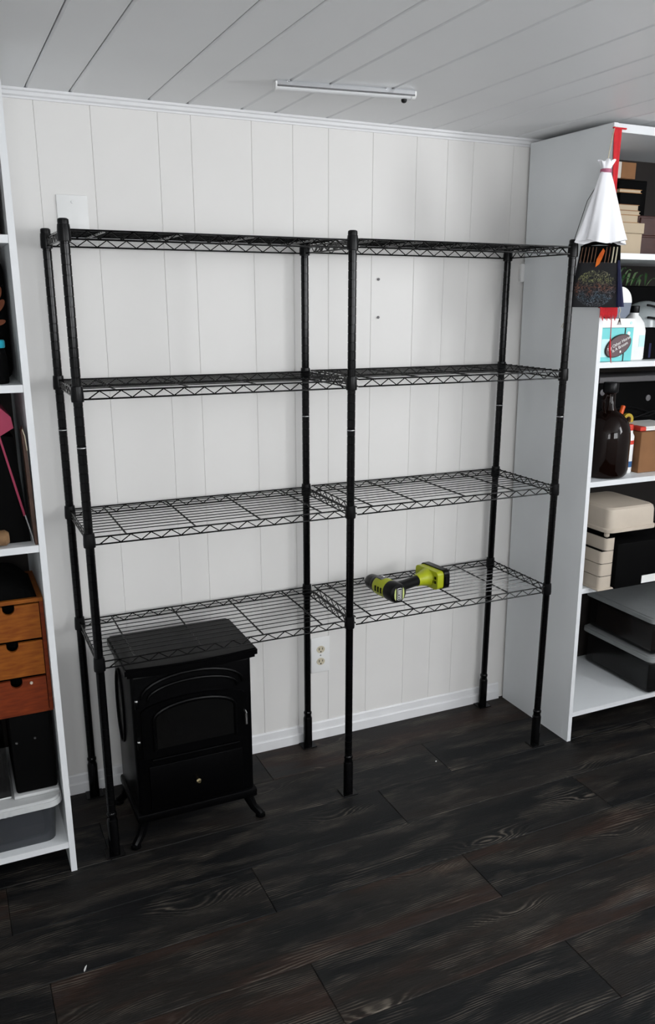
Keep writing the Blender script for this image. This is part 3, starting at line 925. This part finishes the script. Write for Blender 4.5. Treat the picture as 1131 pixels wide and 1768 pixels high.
Mesh().box(-1.19, -1.084, -.325, -.13, .2625, .38, .01, 2).build('contents', 'black_matte', t)
# magenta box file leaning, leather sheath, tan roll
sc = .017
t = thing('magazine_file', 'magenta cardboard box file leaning in the left bookcase', 'box file', (-1.03, -.30, 1.017))
poly = [(-.966, 1.093), (-.961, 1.318), (-.968, 1.352), (-1.02, 1.405), (-1.09, 1.405), (-1.09, 1.018), (-.951, 1.018)]
Mesh().prism([(-.9665, 1.325), (-.970, 1.353), (-1.02, 1.404), (-1.09, 1.404), (-1.09, 1.300), (-1.0, 1.306)], -.352, -.08, 'y').build('flap', 'magenta', t, smooth=False)
Mesh().prism([(-.951, 1.0175), (-.968, 1.300), (-1.0, 1.305), (-1.09, 1.299), (-1.09, 1.0175)], -.340, -.08, 'y').build('body', 'black_matte', t, smooth=False)
Mesh().prism([(-1.005, 1.305), (-1.000, 1.305), (-.958, 1.092), (-.963, 1.088)], -.3425, -.3405, 'y').build('spine_edge', 'magenta', t, smooth=False)
Mesh().prism([(-.9605, 1.090), (-.9575, 1.091), (-.9425, 1.019), (-.9455, 1.0175)], -.3425, -.3405, 'y').build('metal_edge', 'bare_steel', t, smooth=False)
t = thing('knife_sheath', 'worn brown leather sheath standing against the left bookcase side panel', 'sheath', (-.945, -.37, 1.017))
Mesh().prism([(-.9375, 1.0175), (-.9440, 1.0175), (-.9475, 1.10), (-.9495, 1.25), (-.9515, 1.320), (-.9470, 1.330), (-.9425, 1.30), (-.9395, 1.2), (-.9375, 1.10)], -.384, -.346, 'y').build('leather', 'leather', t, smooth=False)
Mesh().tube([(-.9485, -.3855, 1.325), (-.9440, -.3855, 1.308), (-.9415, -.3855, 1.27)], .0013, 6).build('lace', 'cream_thread', t)
t = thing('cloth_roll', 'small tan cloth roll in the shade below the magenta box file', 'cloth', (-1.02, -.36, 1.017))
Mesh().lathe([(.012, -1.075), (.020, -1.07), (.021, -1.015), (.014, -1.006)], (0, -.366, 1.0410), 16, 'x').build('roll', 'tan', t)
Mesh().tube([(-1.04, -.366 + .0215 * math.cos(q), 1.0410 + .0215 * math.sin(q)) for q in [2 * PI * i / 20 for i in range(20)]], .0012, 6, closed=True).build('tie', 'leather', t)
# second shelf: bottle with cyan cap, patterned bag
t = thing('black_bottle', 'black bottle with bright cyan cap in the left bookcase', 'bottle', (-.990, -.33, 1.437))
Mesh().lathe([(.026, 1.4375), (.028, 1.442), (.028, 1.500), (.024, 1.520), (.022, 1.528)], (-.990, -.33, 0), 24).build('flask', 'black_matte', t)
Mesh().lathe([(.0245, 1.526), (.0255, 1.528), (.0255, 1.542), (.0235, 1.545)], (-.990, -.33, 0), 24).build('cap', 'cyan', t)
t = thing('patterned_bag', 'black bag with rust orange leaf print behind the cyan capped bottle', 'bag', (-1.03, -.20, 1.437))
Mesh().box(-1.12, -.945, -.28, -.06, 1.4375, 1.745, .03, 3).build('body', 'black_cloth', t)
for cxp, czp, rx, rz, rot in ((-.966, 1.625, .022, .009, .9), (-.985, 1.600, .020, .008, 2.2), (-.970, 1.585, .018, .007, .3), (-.962, 1.66, .015, .006, 1.4)):
    pts = []
    for i in range(16):
        a = 2 * PI * i / 16
        x, z = rx * math.cos(a), rz * math.sin(a)
        pts.append((cxp + x * math.cos(rot) - z * math.sin(rot), czp + x * math.sin(rot) + z * math.cos(rot)))
    Mesh().prism(pts, -.2815, -.2800, 'y').build('leaf_print', 'rust_print', t, smooth=False)
t = thing('shoe_box', 'dark brown lidded box on the top shelf of the left bookcase', 'box', (-1.05, -.20, 1.792))
Mesh().box(-1.15, -.948, -.33, -.05, 1.7925, 1.95, .002, 1).build('tray', 'leather', t)
Mesh().box(-1.152, -.946, -.332, -.048, 1.935, 1.965, .002, 1).build('lid', 'mahogany', t)
# ------------------------------------------------------------------ contents of the right bookcase
# amber jug
t = thing('glass_jug', 'large dark amber glass jug with black cap in the right bookcase', 'jug', (1.055, -.315, 1.027))
c = (1.058, -.312, 0)
Mesh().lathe([(.058, 1.0275), (.072, 1.029), (.082, 1.040), (.085, 1.058), (.085, 1.165), (.082, 1.200), (.070, 1.232), (.048, 1.254), (.027, 1.268), (.0205, 1.285), (.0195, 1.325), (.024, 1.330), (.024, 1.338)], c, 36).build('bottle', 'amber', t)
Mesh().lathe([(.0265, 1.331), (.0275, 1.335), (.0275, 1.362), (.0255, 1.366)], c, 28).build('cap', 'black_plastic', t)
hp = [(c[0] - .020, c[1] - .012, 1.318), (c[0] - .040, c[1] - .02, 1.322), (c[0] - .053, c[1] - .026, 1.308), (c[0] - .052, c[1] - .026, 1.285), (c[0] - .040, c[1] - .02, 1.262)]
Mesh().tube(hp, .007, 10).build('ring_handle', 'amber', t)
# narrow white bottle with printed label, behind the jug
t = thing('label_bottle', 'slim white bottle with red and blue label between amber jug and cardboard box', 'bottle', (1.190, -.27, 1.027))
c = (1.174, -.300, 0)
Mesh().lathe([(.020, 1.0275), (.022, 1.031), (.022, 1.165), (.016, 1.176), (.014, 1.19)], c, 24).build('bottle', 'white_plastic', t)
Mesh().lathe([(.0223, 1.135), (.0223, 1.150)], c, 24, caps=False).build('red_band', 'red_print', t)
Mesh().lathe([(.0223, 1.050), (.0223, 1.072)], c, 24, caps=False).build('blue_band', 'blue_print', t)
Mesh().lathe([(.0150, 1.186), (.0155, 1.188), (.0155, 1.206), (.014, 1.208)], c, 20).build('cap', 'red_print', t)
# cardboard box beside it, papers on top
t = thing('cardboard_box', 'plain brown cardboard box right of the amber jug', 'box', (1.31, -.24, 1.027))
Mesh().box(1.205, 1.42, -.335, -.16, 1.0275, 1.180, .002, 1).build('carton', 'card', t)
Mesh().box(1.205, 1.42, -.2490, -.2460, 1.1800, 1.1812).build('flap_seam', 'dark_slot', t)
t = thing('paper_stack', 'thin white booklet stack with red spine tag on the cardboard box', 'papers', (1.30, -.24, 1.182))
Mesh().box(1.240, 1.40, -.32, -.17, 1.1820, 1.190, .001, 1).build('booklet', 'label_white', t, smooth=False)
Mesh().box(1.240, 1.40, -.317, -.173, 1.1905, 1.197, .001, 1).build('booklet', 'label_white', t, smooth=False)
Mesh().box(1.210, 1.239, -.322, -.27, 1.1820, 1.197, .002, 1).build('red_tag', 'red_print', t, smooth=False)
# black equipment case at the back of that shelf with grey lid, orange tube, yellow roll
t = thing('equipment_case', 'black equipment case with grey lid behind the amber jug', 'case', (1.32, -.08, 1.027))
Mesh().box(1.145, 1.58, -.15, .01, 1.0275, 1.345, .006, 2).build('body', 'black_matte', t)
Mesh().box(1.140, 1.585, -.160, .015, 1.3455, 1.368, .004, 2).build('lid', 'grey_steel', t)
for x, zz in ((1.165, 1.31), (1.40, 1.28)):
    Mesh().lathe([(.012, -.150), (.012, -.154), (.007, -.155)], (x, 0, zz), 16, 'y').build('corner_stud', 'grey_steel', t)
for k in range(3):
    Mesh().tube([(1.20 + .35 * i / 12, -.158 - .004 * math.sin(i * .9 + k), 1.235 - .012 * k + .016 * math.sin(i * .55 + k * 1.7)) for i in range(13)], .0035, 6).build('cable', 'black_plastic', t)
t = thing('marker_tube', 'orange plastic tube sticking up behind the amber jug', 'tube', (1.20, -.19, 1.22))
d0, d1 = Vector((1.212, -.205, 1.215)), Vector((1.232, -.20, 1.262))
Mesh().tube([d0, d0.lerp(d1, .98), d1], .0085, 14, taper=[1, 1, .8]).build('barrel', 'orange_plastic', t)
Mesh().tube([Vector((1.17, -.21, 1.115)), d0.lerp(d1, .05)], .006, 10).build('shaft', 'black_plastic', t)
t = thing('tape_roll', 'small yellow tape roll standing behind the amber jug', 'tape', (1.245, -.19, 1.19))
c = (1.262, -.196, 1.2065)
Mesh().lathe([(.014, -.006), (.025, -.006), (.025, .006), (.014, .006), (.014, -.006)], c, 24, 'y', caps=False).build('roll', 'yellow', t)
Mesh().lathe([(.012, -.0055), (.014, -.0055), (.014, .0055), (.012, .0055), (.012, -.0055)], c, 24, 'y', caps=False).build('core', 'card', t)
# tackle box, open lid
t = thing('tackle_box', 'beige and black tackle box with raised beige lid in the right bookcase', 'tool box', (1.12, -.31, .626))
for i in range(4):
    a = .633 + i * .0480
    tx = .970 if i < 3 else .988
    tr_ = Mesh().prism(rrect(tx, 1.035, -.436, -.20, .014, 4), a, a + .0455, 'z').build('tray', 'beige', t)
    Mesh().box(tx + .004, 1.035, -.434, -.21, a + .0455, a + .0480).build('tray_gap', 'black_matte', tr_, smooth=False)
Mesh().box(.964, 1.040, -.442, -.19, .6265, .6330, .002, 1).build('base', 'beige', t)
Mesh().box(1.0355, 1.42, -.448, -.19, .6265, .800, .006, 2).build('body', 'black_matte', t)
Mesh().box(1.000, 1.20, -.405, -.20, .8255, .845, .004, 1).build('inner_tray', 'black_matte', t)
Mesh().lathe([(.004, .825), (.010, .830), (.010, .840), (.004, .846)], (.998, -.425, 0), 12).build('lid_latch', 'beige', t)
for x in (1.00, 1.18):
    Mesh().box(x + .02, x + .035, -.30, -.28, .800, .8260).build('hinge_arm', 'black_matte', t)
ld_ = Mesh()
lo3 = rrect(.978, 1.216, -.452, -.185, .030, 6)
def scl(p, s):
    return [(1.097 + (x - 1.097) * s[0], -.3185 + (y + .3185) * s[1]) for x, y in p]
rings = [(1.0, .846), (1.0, .858), (.965, .861), (.95, .915), (.925, .928), (.86, .934)]
vs, fs = [], []
n = len(lo3)
for s_, z in rings:
    vs += [(x, y, z) for x, y in scl(lo3, (s_, s_))]
for r in range(len(rings) - 1):
    fs += [(r * n + i, r * n + (i + 1) % n, (r + 1) * n + (i + 1) % n, (r + 1) * n + i) for i in range(n)]
fs += [tuple(range(n - 1, -1, -1)), tuple(range((len(rings) - 1) * n, len(rings) * n))]
ld_.add(vs, fs)
ld_.build('lid', 'beige', t, angle=28)
Mesh().box(1.165, 1.35, -.4500, -.4485, .634, .664).build('paper_label', 'label_white', t, smooth=False)
# stacked bins on the bottom shelf
for i, (za, zb, lbl) in enumerate(((.1215, .268, 'dark see-through bin with grey lid, lower of two on the right bookcase bottom shelf'), (.2905, .430, 'dark see-through bin with grey lid, upper of two under the tackle box shelf'))):
    t = thing('lidded_bin', lbl, 'bin', (1.50, -.20, za), 'stacked bins in the right bookcase')
    Mesh().box(1.318, 1.70, -.400, -.02, za, zb, .018, 3).build('tub', 'dark_bin', t)
    Mesh().box(1.335, 1.68, -.375, -.05, za + .006, zb - .03, .01, 2).build('contents', ('black_matte', 'leather')[i], t)
    lm = Mesh().prism(rrect(1.298, 1.712, -.418, -.008, .03, 5), zb, zb + .016, 'z')
    lm.prism(rrect(1.306, 1.704, -.410, -.016, .026, 5), zb + .016, zb + .0215, 'z')
    lm.build('lid', 'shaded_lid', t)
# second shelf: turquoise box with oval plaque, white jug bottle, dome, goggles, dark box, plants
t = thing('turquoise_box', 'turquoise carton with a white top band at the right bookcase front', 'box', (1.015, -.30, 1.444))
Mesh().box(.934, 1.083, -.370, -.25, 1.4445, 1.557, .0015, 1).build('carton', 'teal', t)
Mesh().box(.933, 1.084, -.371, -.249, 1.5575, 1.588, .0015, 1).build('white_band', 'white_plastic', t)
Mesh().box(.942, 1.030, -.3715, -.3700, 1.4600, 1.5200).build('pale_panel', 'pale_teal', t, smooth=False)
Mesh().box(1.0420, 1.0460, -.3715, -.3700, 1.4450, 1.5570).build('seam_line', 'dark_slot', t, smooth=False)
Mesh().lathe([(.007, -.3700), (.007, -.3716)], (1.060, 0, 1.538), 18, 'y').build('round_mark', 'label_white', t)
Mesh().lathe([(.005, -.3710), (.005, -.3726)], (1.066, 0, 1.573), 18, 'y').build('round_mark', 'pale_teal', t)
t = thing('oval_plaque', 'plum oval plaque reading My Other Horse Is A Broom on turquoise box', 'plaque', (1.012, -.376, 1.46))
po = Matrix.Translation((1.013, -.3760, 1.497)) @ Matrix.Rotation(math.radians(-24), 4, 'Y')
def ell(rx, rz, n=36):
    return [(rx * math.cos(2 * PI * i / n), rz * math.sin(2 * PI * i / n)) for i in range(n)]
rim = Mesh().prism(ell(.0590, .0345), -.0012, .004, 'y').xf(po).build('rim', 'dark_slot', t)
face = Mesh().prism(ell(.0560, .0318), -.0022, 0, 'y').xf(po).build('face', 'plum', t)
text_mesh('lettering', 'My Other Horse\nIs A Broom', 'label_white', face, .0155, po @ Matrix.Translation((.004, -.0026, .001)) @ Matrix.Rotation(PI / 2, 4, 'X'))
Mesh().prism([(-.004, -.024), (0, -.017), (.005, -.020), (.002, -.026)], -.0028, -.0020, 'y').xf(po).build('small_emblem', 'label_white', face, smooth=False)
t = thing('white_jug_bottle', 'white plastic bottle with sloping shoulder right of the turquoise box', 'bottle', (1.125, -.30, 1.444))
def rr_stack(m, secs, cx, cy):
    n = None
    vs, fs = [], []
    for hx, hy, r, z in secs:
        ring = rrect(cx - hx, cx + hx, cy - hy, cy + hy, r, 4)
        n = len(ring)
        vs += [(x, y, z) for x, y in ring]
    for k in range(len(secs) - 1):
        fs += [(k * n + i, k * n + (i + 1) % n, (k + 1) * n + (i + 1) % n, (k + 1) * n + i) for i in range(n)]
    fs += [tuple(range(n - 1, -1, -1)), tuple(range((len(secs) - 1) * n, len(secs) * n))]
    return m.add(vs, fs)
rr_stack(Mesh(), [(.034, .028, .012, 1.4445), (.037, .031, .012, 1.449), (.037, .031, .012, 1.545), (.032, .027, .014, 1.572), (.019, .018, .012, 1.592), (.0135, .0135, .0118, 1.598), (.0135, .0135, .0118, 1.612)], 1.131, -.315).build('bottle', 'white_plastic', t, angle=50)
Mesh().lathe([(.016, 1.606), (.0165, 1.608), (.0165, 1.628), (.015, 1.630)], (1.131, -.315, 0), 20).build('cap', 'black_plastic', t)
Mesh().box(1.134, 1.160, -.3468, -.3462, 1.49, 1.53).build('printed_label', 'pale_teal', t, smooth=False)
t = thing('dome_device', 'white domed device with slate blue base on top of the turquoise box', 'device', (1.03, -.32, 1.589))
pts = [(1.078, 1.640)] + [(1.028 + .050 * math.cos(q), 1.640 + .052 * math.sin(q)) for q in [PI * k / 18 for k in range(1, 18)]] + [(.978, 1.640)]
Mesh().prism(pts, -.352, -.27, 'y').build('dome', 'white_plastic', t, angle=25)
Mesh().prism([(1.078, 1.6395), (.978, 1.6395), (.982, 1.5995), (.990, 1.5890), (1.055, 1.5890), (1.072, 1.604)], -.352, -.27, 'y').build('base', 'slate', t, smooth=False)
t = thing('black_carton', 'black carton standing right of the white bottle in the right bookcase', 'box', (1.25, -.26, 1.444))
Mesh().box(1.175, 1.36, -.325, -.17, 1.4445, 1.555, .002, 1).build('carton', 'black_matte', t)
Mesh().box(1.205, 1.215, -.3258, -.3250, 1.4500, 1.5000).build('blue_mark', 'navy', t, smooth=False)
t = thing('swim_goggles', 'clear vinyl mask with black straps lying on the black carton', 'mask', (1.21, -.26, 1.556))
def shell(u, v):
    a = PI * u
    b_ = PI * v
    wv = .004 * math.sin(9 * u + 5 * v)
    return (1.230 - .085 * math.cos(a), -.262 - .07 * math.cos(b_) * math.sin(a) ** .5, 1.5560 + (.088 + wv) * math.sin(a) ** .7 * math.sin(b_) ** .7)
Mesh().grid(shell, 20, 14).build('vinyl_lens', 'clear_bag', t)
for k, (zz, yy) in enumerate(((1.632, -.330), (1.590, -.338))):
    pts = [(1.174 + .126 * i / 12, yy + .02 * (i / 12 - .3) ** 2, zz - .035 * (i / 12) ** 1.4 * (1 if k == 0 else .6) - .0) for i in range(13)]
    Mesh().tube(pts, .0042, 8).build('strap', 'rubber', t)
t = thing('plant_tank', 'black tank of green leaves at the back of the right bookcase second compartment', 'plants', (1.27, -.10, 1.444))
Mesh().box(1.11, 1.50, -.16, .0, 1.4445, 1.700, .004, 1).build('tank', 'black_matte', t)
rl = random.Random(11)
for i in range(26):
    x = rl.uniform(1.125, 1.40)
    h = rl.uniform(.02, .062)
    ln_ = rl.uniform(.02, .04)
    lean = rl.uniform(-.9, .9)
    y = rl.uniform(-.158, -.11)
    def leaf(u, v, x=x, y=y, h=h, ln_=ln_, lean=lean):
        s = (v - .5) * .016 * math.sin(PI * min(1, u * .96 + .02))
        return (x + lean * ln_ * u * 1.3 + s * .8, y - .02 * u - abs(s) * .25, 1.700 + h * math.sin(u * 2.0) * 1.05 + s * lean * .5)
    lf = Mesh().grid(leaf, 6, 4)
    lf.build('leaf', 'leaf' if i % 3 else 'leaf_pale', t)
# top shelf: boxes, books
t = thing('tan_carton', 'tan lidded cardboard carton on the right bookcase top shelf', 'box', (1.075, -.24, 1.798))
Mesh().box(1.010, 1.135, -.31, -.16, 1.7985, 1.868, .0015, 1).build('tray', 'card_tan', t)
Mesh().box(1.006, 1.139, -.314, -.156, 1.8685, 1.902, .0015, 1).build('lid', 'card_tan', t)
t = thing('mahogany_chest', 'dark red wooden chest on the right bookcase top shelf right of the tan carton', 'chest', (1.30, -.16, 1.798))
Mesh().box(1.172, 1.45, -.245, -.02, 1.7985, 1.935, .003, 1).build('case', 'mahogany', t)
for i in range(2):
    f = Mesh().box(1.180, 1.44, -.2505, -.2455, 1.805 + i * .064, 1.864 + i * .064, .002, 1).build('drawer', 'mahogany', t)
    Mesh().lathe([(.003, -.2505), (.006, -.256), (.004, -.262)], (1.31, 0, 1.835 + i * .064), 12, 'y').build('knob', 'dark_slot', f)
bk = (('ochre', 'gold_card', .026, 0.0), ('cream', 'card_tan', .012, .004), ('brown', 'card', .020, -.003), ('black', 'black_matte', .036, .006), ('ochre', 'gold_card', .012, .002))
zb = 1.9025
names = ('thick ochre book, lowest of the stack on the tan carton', 'thin tan booklet second from bottom of the stack on the tan carton', 'brown covered book in the middle of the stack on the tan carton', 'thick black book second from top of the stack on the tan carton', 'ochre book on top of the stack on the tan carton')
for (nm, mt_, th, dx), lbl in zip(bk, names):
    t = thing('book', lbl, 'book', (1.06, -.24, zb), 'books stacked on the tan carton')
    Mesh().box(1.020 + dx, 1.118 + dx, -.305, -.17, zb, zb + .002).build('cover', mt_, t, smooth=False)
    Mesh().box(1.023 + dx, 1.115 + dx, -.302, -.173, zb + .002, zb + th - .002).build('pages', 'black_matte' if nm == 'black' else 'card_tan', t, smooth=False)
    Mesh().box(1.020 + dx, 1.118 + dx, -.305, -.17, zb + th - .002, zb + th - .0003).build('cover', mt_, t, smooth=False)
    zb += th
t = thing('black_crate', 'black crate at the back of the right bookcase top shelf carrying a cardboard box', 'crate', (1.13, -.05, 1.798))
Mesh().box(.94, 1.160, -.14, .01, 1.7985, 2.055, .004, 1).build('body', 'black_matte', t)
Mesh().box(.935, 1.165, -.145, .015, 2.0552, 2.064, .002, 1).build('rim', 'black_matte', t)
t = thing('small_carton', 'small cardboard carton with pale end high in the right bookcase', 'box', (1.13, -.10, 2.065))
Mesh().box(1.088, 1.158, -.155, -.02, 2.0650, 2.119, .0015, 1).build('pale_end', 'card_pale', t)
Mesh().box(1.1585, 1.225, -.155, -.02, 2.0650, 2.119, .0015, 1).build('side', 'card', t)
Mesh().box(1.1665, 1.30, -.14, .01, 1.9365, 2.0645, .003, 1).build('prop', 'black_matte', t)
# ------------------------------------------------------------------ things hung from the right bookcase corner
# embroidered pouch; local x runs along its face, local y is its thickness
ua = math.atan2(-.125, .155)
MB_ = Matrix.Translation((.806, -.335, 0)) @ Matrix.Rotation(ua, 4, 'Z') @ Matrix.Translation((.100, 0, 1.725))
bag = rotated_thing('embroidered_bag', 'black embroidered shoulder bag with striped flap hung by the front right post', 'bag', MB_)
def pouch(off, top_z, bot_z, x0t, x1t, x0b, x1b, sgn):
    def fn(u, v):
        z = bot_z + (top_z - bot_z) * v
        xa, xb = x0b + (x0t - x0b) * v, x1b + (x1t - x1b) * v
        bul = (max(0, 1 - (2 * u - 1) ** 4) ** .5) * (.35 + .65 * math.sin(PI * min(1, max(0, v * .9 + .05)))) * .011
        return (xa + (xb - xa) * u, sgn * (bul + .0012) + off, z)
    return fn
pm = Mesh()
for sg in (-1, 1):
    pm.grid(pouch(0, .090, -.100, -.066, .057, -.092, .070, sg), 16, 16)
pm.build('pouch', 'embroidery', bag)
Mesh().grid(pouch(-.0022, .048, -.098, .050, .060, .060, .086, -1), 4, 10).build('side_gusset', 'navy', bag)
fm = Mesh().grid(pouch(-.0030, .093, .038, -.067, .058, -.066, .062, -1), 14, 6)
fm.grid(pouch(.0030, .093, .038, -.067, .058, -.066, .062, 1), 14, 6)
flap = fm.build('flap', 'black_cloth', bag)
for i in range(11):
    if i in (5, 6):
        continue
    x = -.060 + i * .0108
    pts = []
    for j in range(6):
        v = j / 5
        u = min(.97, max(.03, (x + .066) / .124))
        p = pouch(-.0036, .088, .040, -.066, .058, -.066, .061, -1)(u, v)
        pts.append((p[0] - .006 * (1 - v), p[1] - .0003, p[2]))
    Mesh().tube(pts, .0016 if i < 9 else .0024, 6).build('stripe', 'stripe' if i < 9 else 'cream_thread', flap)
dm = [(.004, .084), (.010, .076), (.004, .056), (-.004, .036), (-.016, .026), (-.014, .050), (-.006, .068)]
Mesh().prism(dm, -.0182, -.0145, 'y').build('diamond_patch', 'orange_cloth', bag, smooth=False)
# strap over the bookcase corner, cords with tassels
Mesh().tube([(-.060, 0, .088), (-.045, -.004, .098), (-.010, -.006, .102), (.030, -.004, .099), (.055, 0, .088)], .006, 8).build('strap', 'black_cloth', bag)
Mesh().tube([(-.090, -.003, -.098), (-.0985, -.004, -.116), (-.099, -.004, -.128), (-.097, -.004, -.136), (-.100, -.004, -.146)], .0014, 6).build('tassel_cord', 'leather', bag)
for k in range(5):
    Mesh().tube([(-.100, -.004, -.144), (-.100 + (k - 2) * .005, -.004, -.166 - .003 * (k % 2))], .0011, 5).build('tassel_thread', 'cream_thread', bag)
Mesh().tube([(.072, -.004, -.098), (.076, -.005, -.110), (.073, -.005, -.122), (.076, -.005, -.134)], .0014, 6).build('tassel_cord', 'cream_thread', bag)
for k in range(4):
    Mesh().tube([(.076, -.005, -.133), (.076 + (k - 1.5) * .004, -.005, -.156)], .0010, 5).build('tassel_thread', 'leather', bag)

# red woven sash hanging behind the bag from the bookcase top, with fringe and a long tassel
sash = thing('red_sash', 'red woven sash with fringed end hanging from the right bookcase top corner', 'sash', (.93, -.409, 1.59))
def sash_fn(u, v):
    z = 2.168 - .545 * v
    xc = .905 + .020 * v
    hw = .016 - .007 * min(1, v * 3.5) if v < .72 else .009 + .028 * min(1, (v - .72) / .12)
    return (xc + (u - .5) * 2 * hw, -.4010 - .0015 * math.sin(u * 9), z)
sm = Mesh().grid(sash_fn, 8, 40)
sm.grid(lambda u, v: (sash_fn(u, v)[0], sash_fn(u, v)[1] + .0016, sash_fn(u, v)[2]), 8, 40)
sm.build('woven_band', 'red', sash)
Mesh().box(.886, .940, -.4030, -.3965, 2.166, 2.1705, .001, 1).build('hanging_loop', 'red', sash)
for k in range(17):
    x = .8895 + k * .0044
    Mesh().tube([(x, -.4105, 1.626), (x + .0004, -.4115, 1.606), (x + .0012 * ((k * 7) % 3 - 1), -.4115, 1.592 - .010 * ((k * 5) % 4) / 3)], .0021, 6, taper=[1, 1, .5]).build('fringe_strand', 'red', sash)
Mesh().tube([(.9385, -.412, 1.60), (.941, -.413, 1.53), (.9425, -.413, 1.49), (.9455, -.4135, 1.475), (.9535, -.4135, 1.442)], .0025, 8, taper=[.5, .6, 1.5, 1.4, .3]).build('long_tassel', 'red', sash)
Mesh().box(.931, .949, -.4160, -.4105, 1.760, 1.800, .002, 1).build('ochre_toggle', 'gold_card', sash)

# plain white cloth, gathered at the neck and hung by a cord
wc = thing('white_cloth', 'plain white cloth gathered with a pink ribbon, hung above the embroidered bag', 'cloth', (.83, -.455, 1.815))
c = (.826, -.452)
def cloth(u, v):
    a = 2 * PI * u
    z = 2.030 - .205 * v
    pl = 1 + .16 * v * math.sin(5 * a + .6) + .08 * v * math.sin(9 * a + 2 * v)
    r = (.016 + .060 * v ** .85 + .010 * max(0, v - .85)) * pl
    return (c[0] + .012 * v + r * 1.08 * math.cos(a), c[1] + r * .62 * math.sin(a), z - .006 * math.sin(3 * a + 1) * v)
Mesh().grid(cloth, 72, 24).build('drape', 'white_cloth', wc)
def bunch(u, v):
    a = 2 * PI * u
    r = (.014 + .012 * v) * (1 + .22 * v * math.sin(6 * a))
    return (c[0] + r * math.cos(a), c[1] + r * .7 * math.sin(a), 2.036 + .026 * v + .004 * v * math.sin(6 * a + 1))
Mesh().grid(bunch, 48, 10).build('gathered_top', 'white_cloth', wc)
Mesh().lathe([(.0150, 2.0275), (.0175, 2.029), (.0175, 2.037), (.0150, 2.0385)], (c[0], c[1], 0), 24).build('ribbon', 'pink', wc)
Mesh().tube([(c[0], c[1], 2.036), (c[0] + .03, c[1] + .022, 2.12), (.894, -.398, 2.172)], .0016, 6).build('cord', 'cream_thread', wc)
Mesh().tube([(c[0] - .010, c[1] - .010, 2.032), (.806, -.40, 1.95), (.7985, -.362, 1.838)], .0010, 6).build('tether', 'black_cord', wc)

# ------------------------------------------------------------------ bits of debris on the floor
for (x, y, lx, ly, rz, lbl) in ((-.962, -.801, .022, .004, 1.1, 'small pale wood splinter on the floor near the left bookcase'), (.386, -.308, .007, .005, .4, 'tiny white crumb on the floor near the middle front post')):
    m = Mesh().prism([(-lx / 2, -ly * .2), (-lx * .1, -ly / 2), (lx / 2, -ly * .1), (lx * .2, ly / 2), (-lx * .3, ly * .4)], 0.0002, 0.0028, 'z')
    m.xf(Matrix.Translation((x, y, 0)) @ Matrix.Rotation(rz, 4, 'Z'))
    tag(m.build('wood_splinter' if lx > .01 else 'paper_crumb', 'label_white', smooth=False), lbl, 'debris')
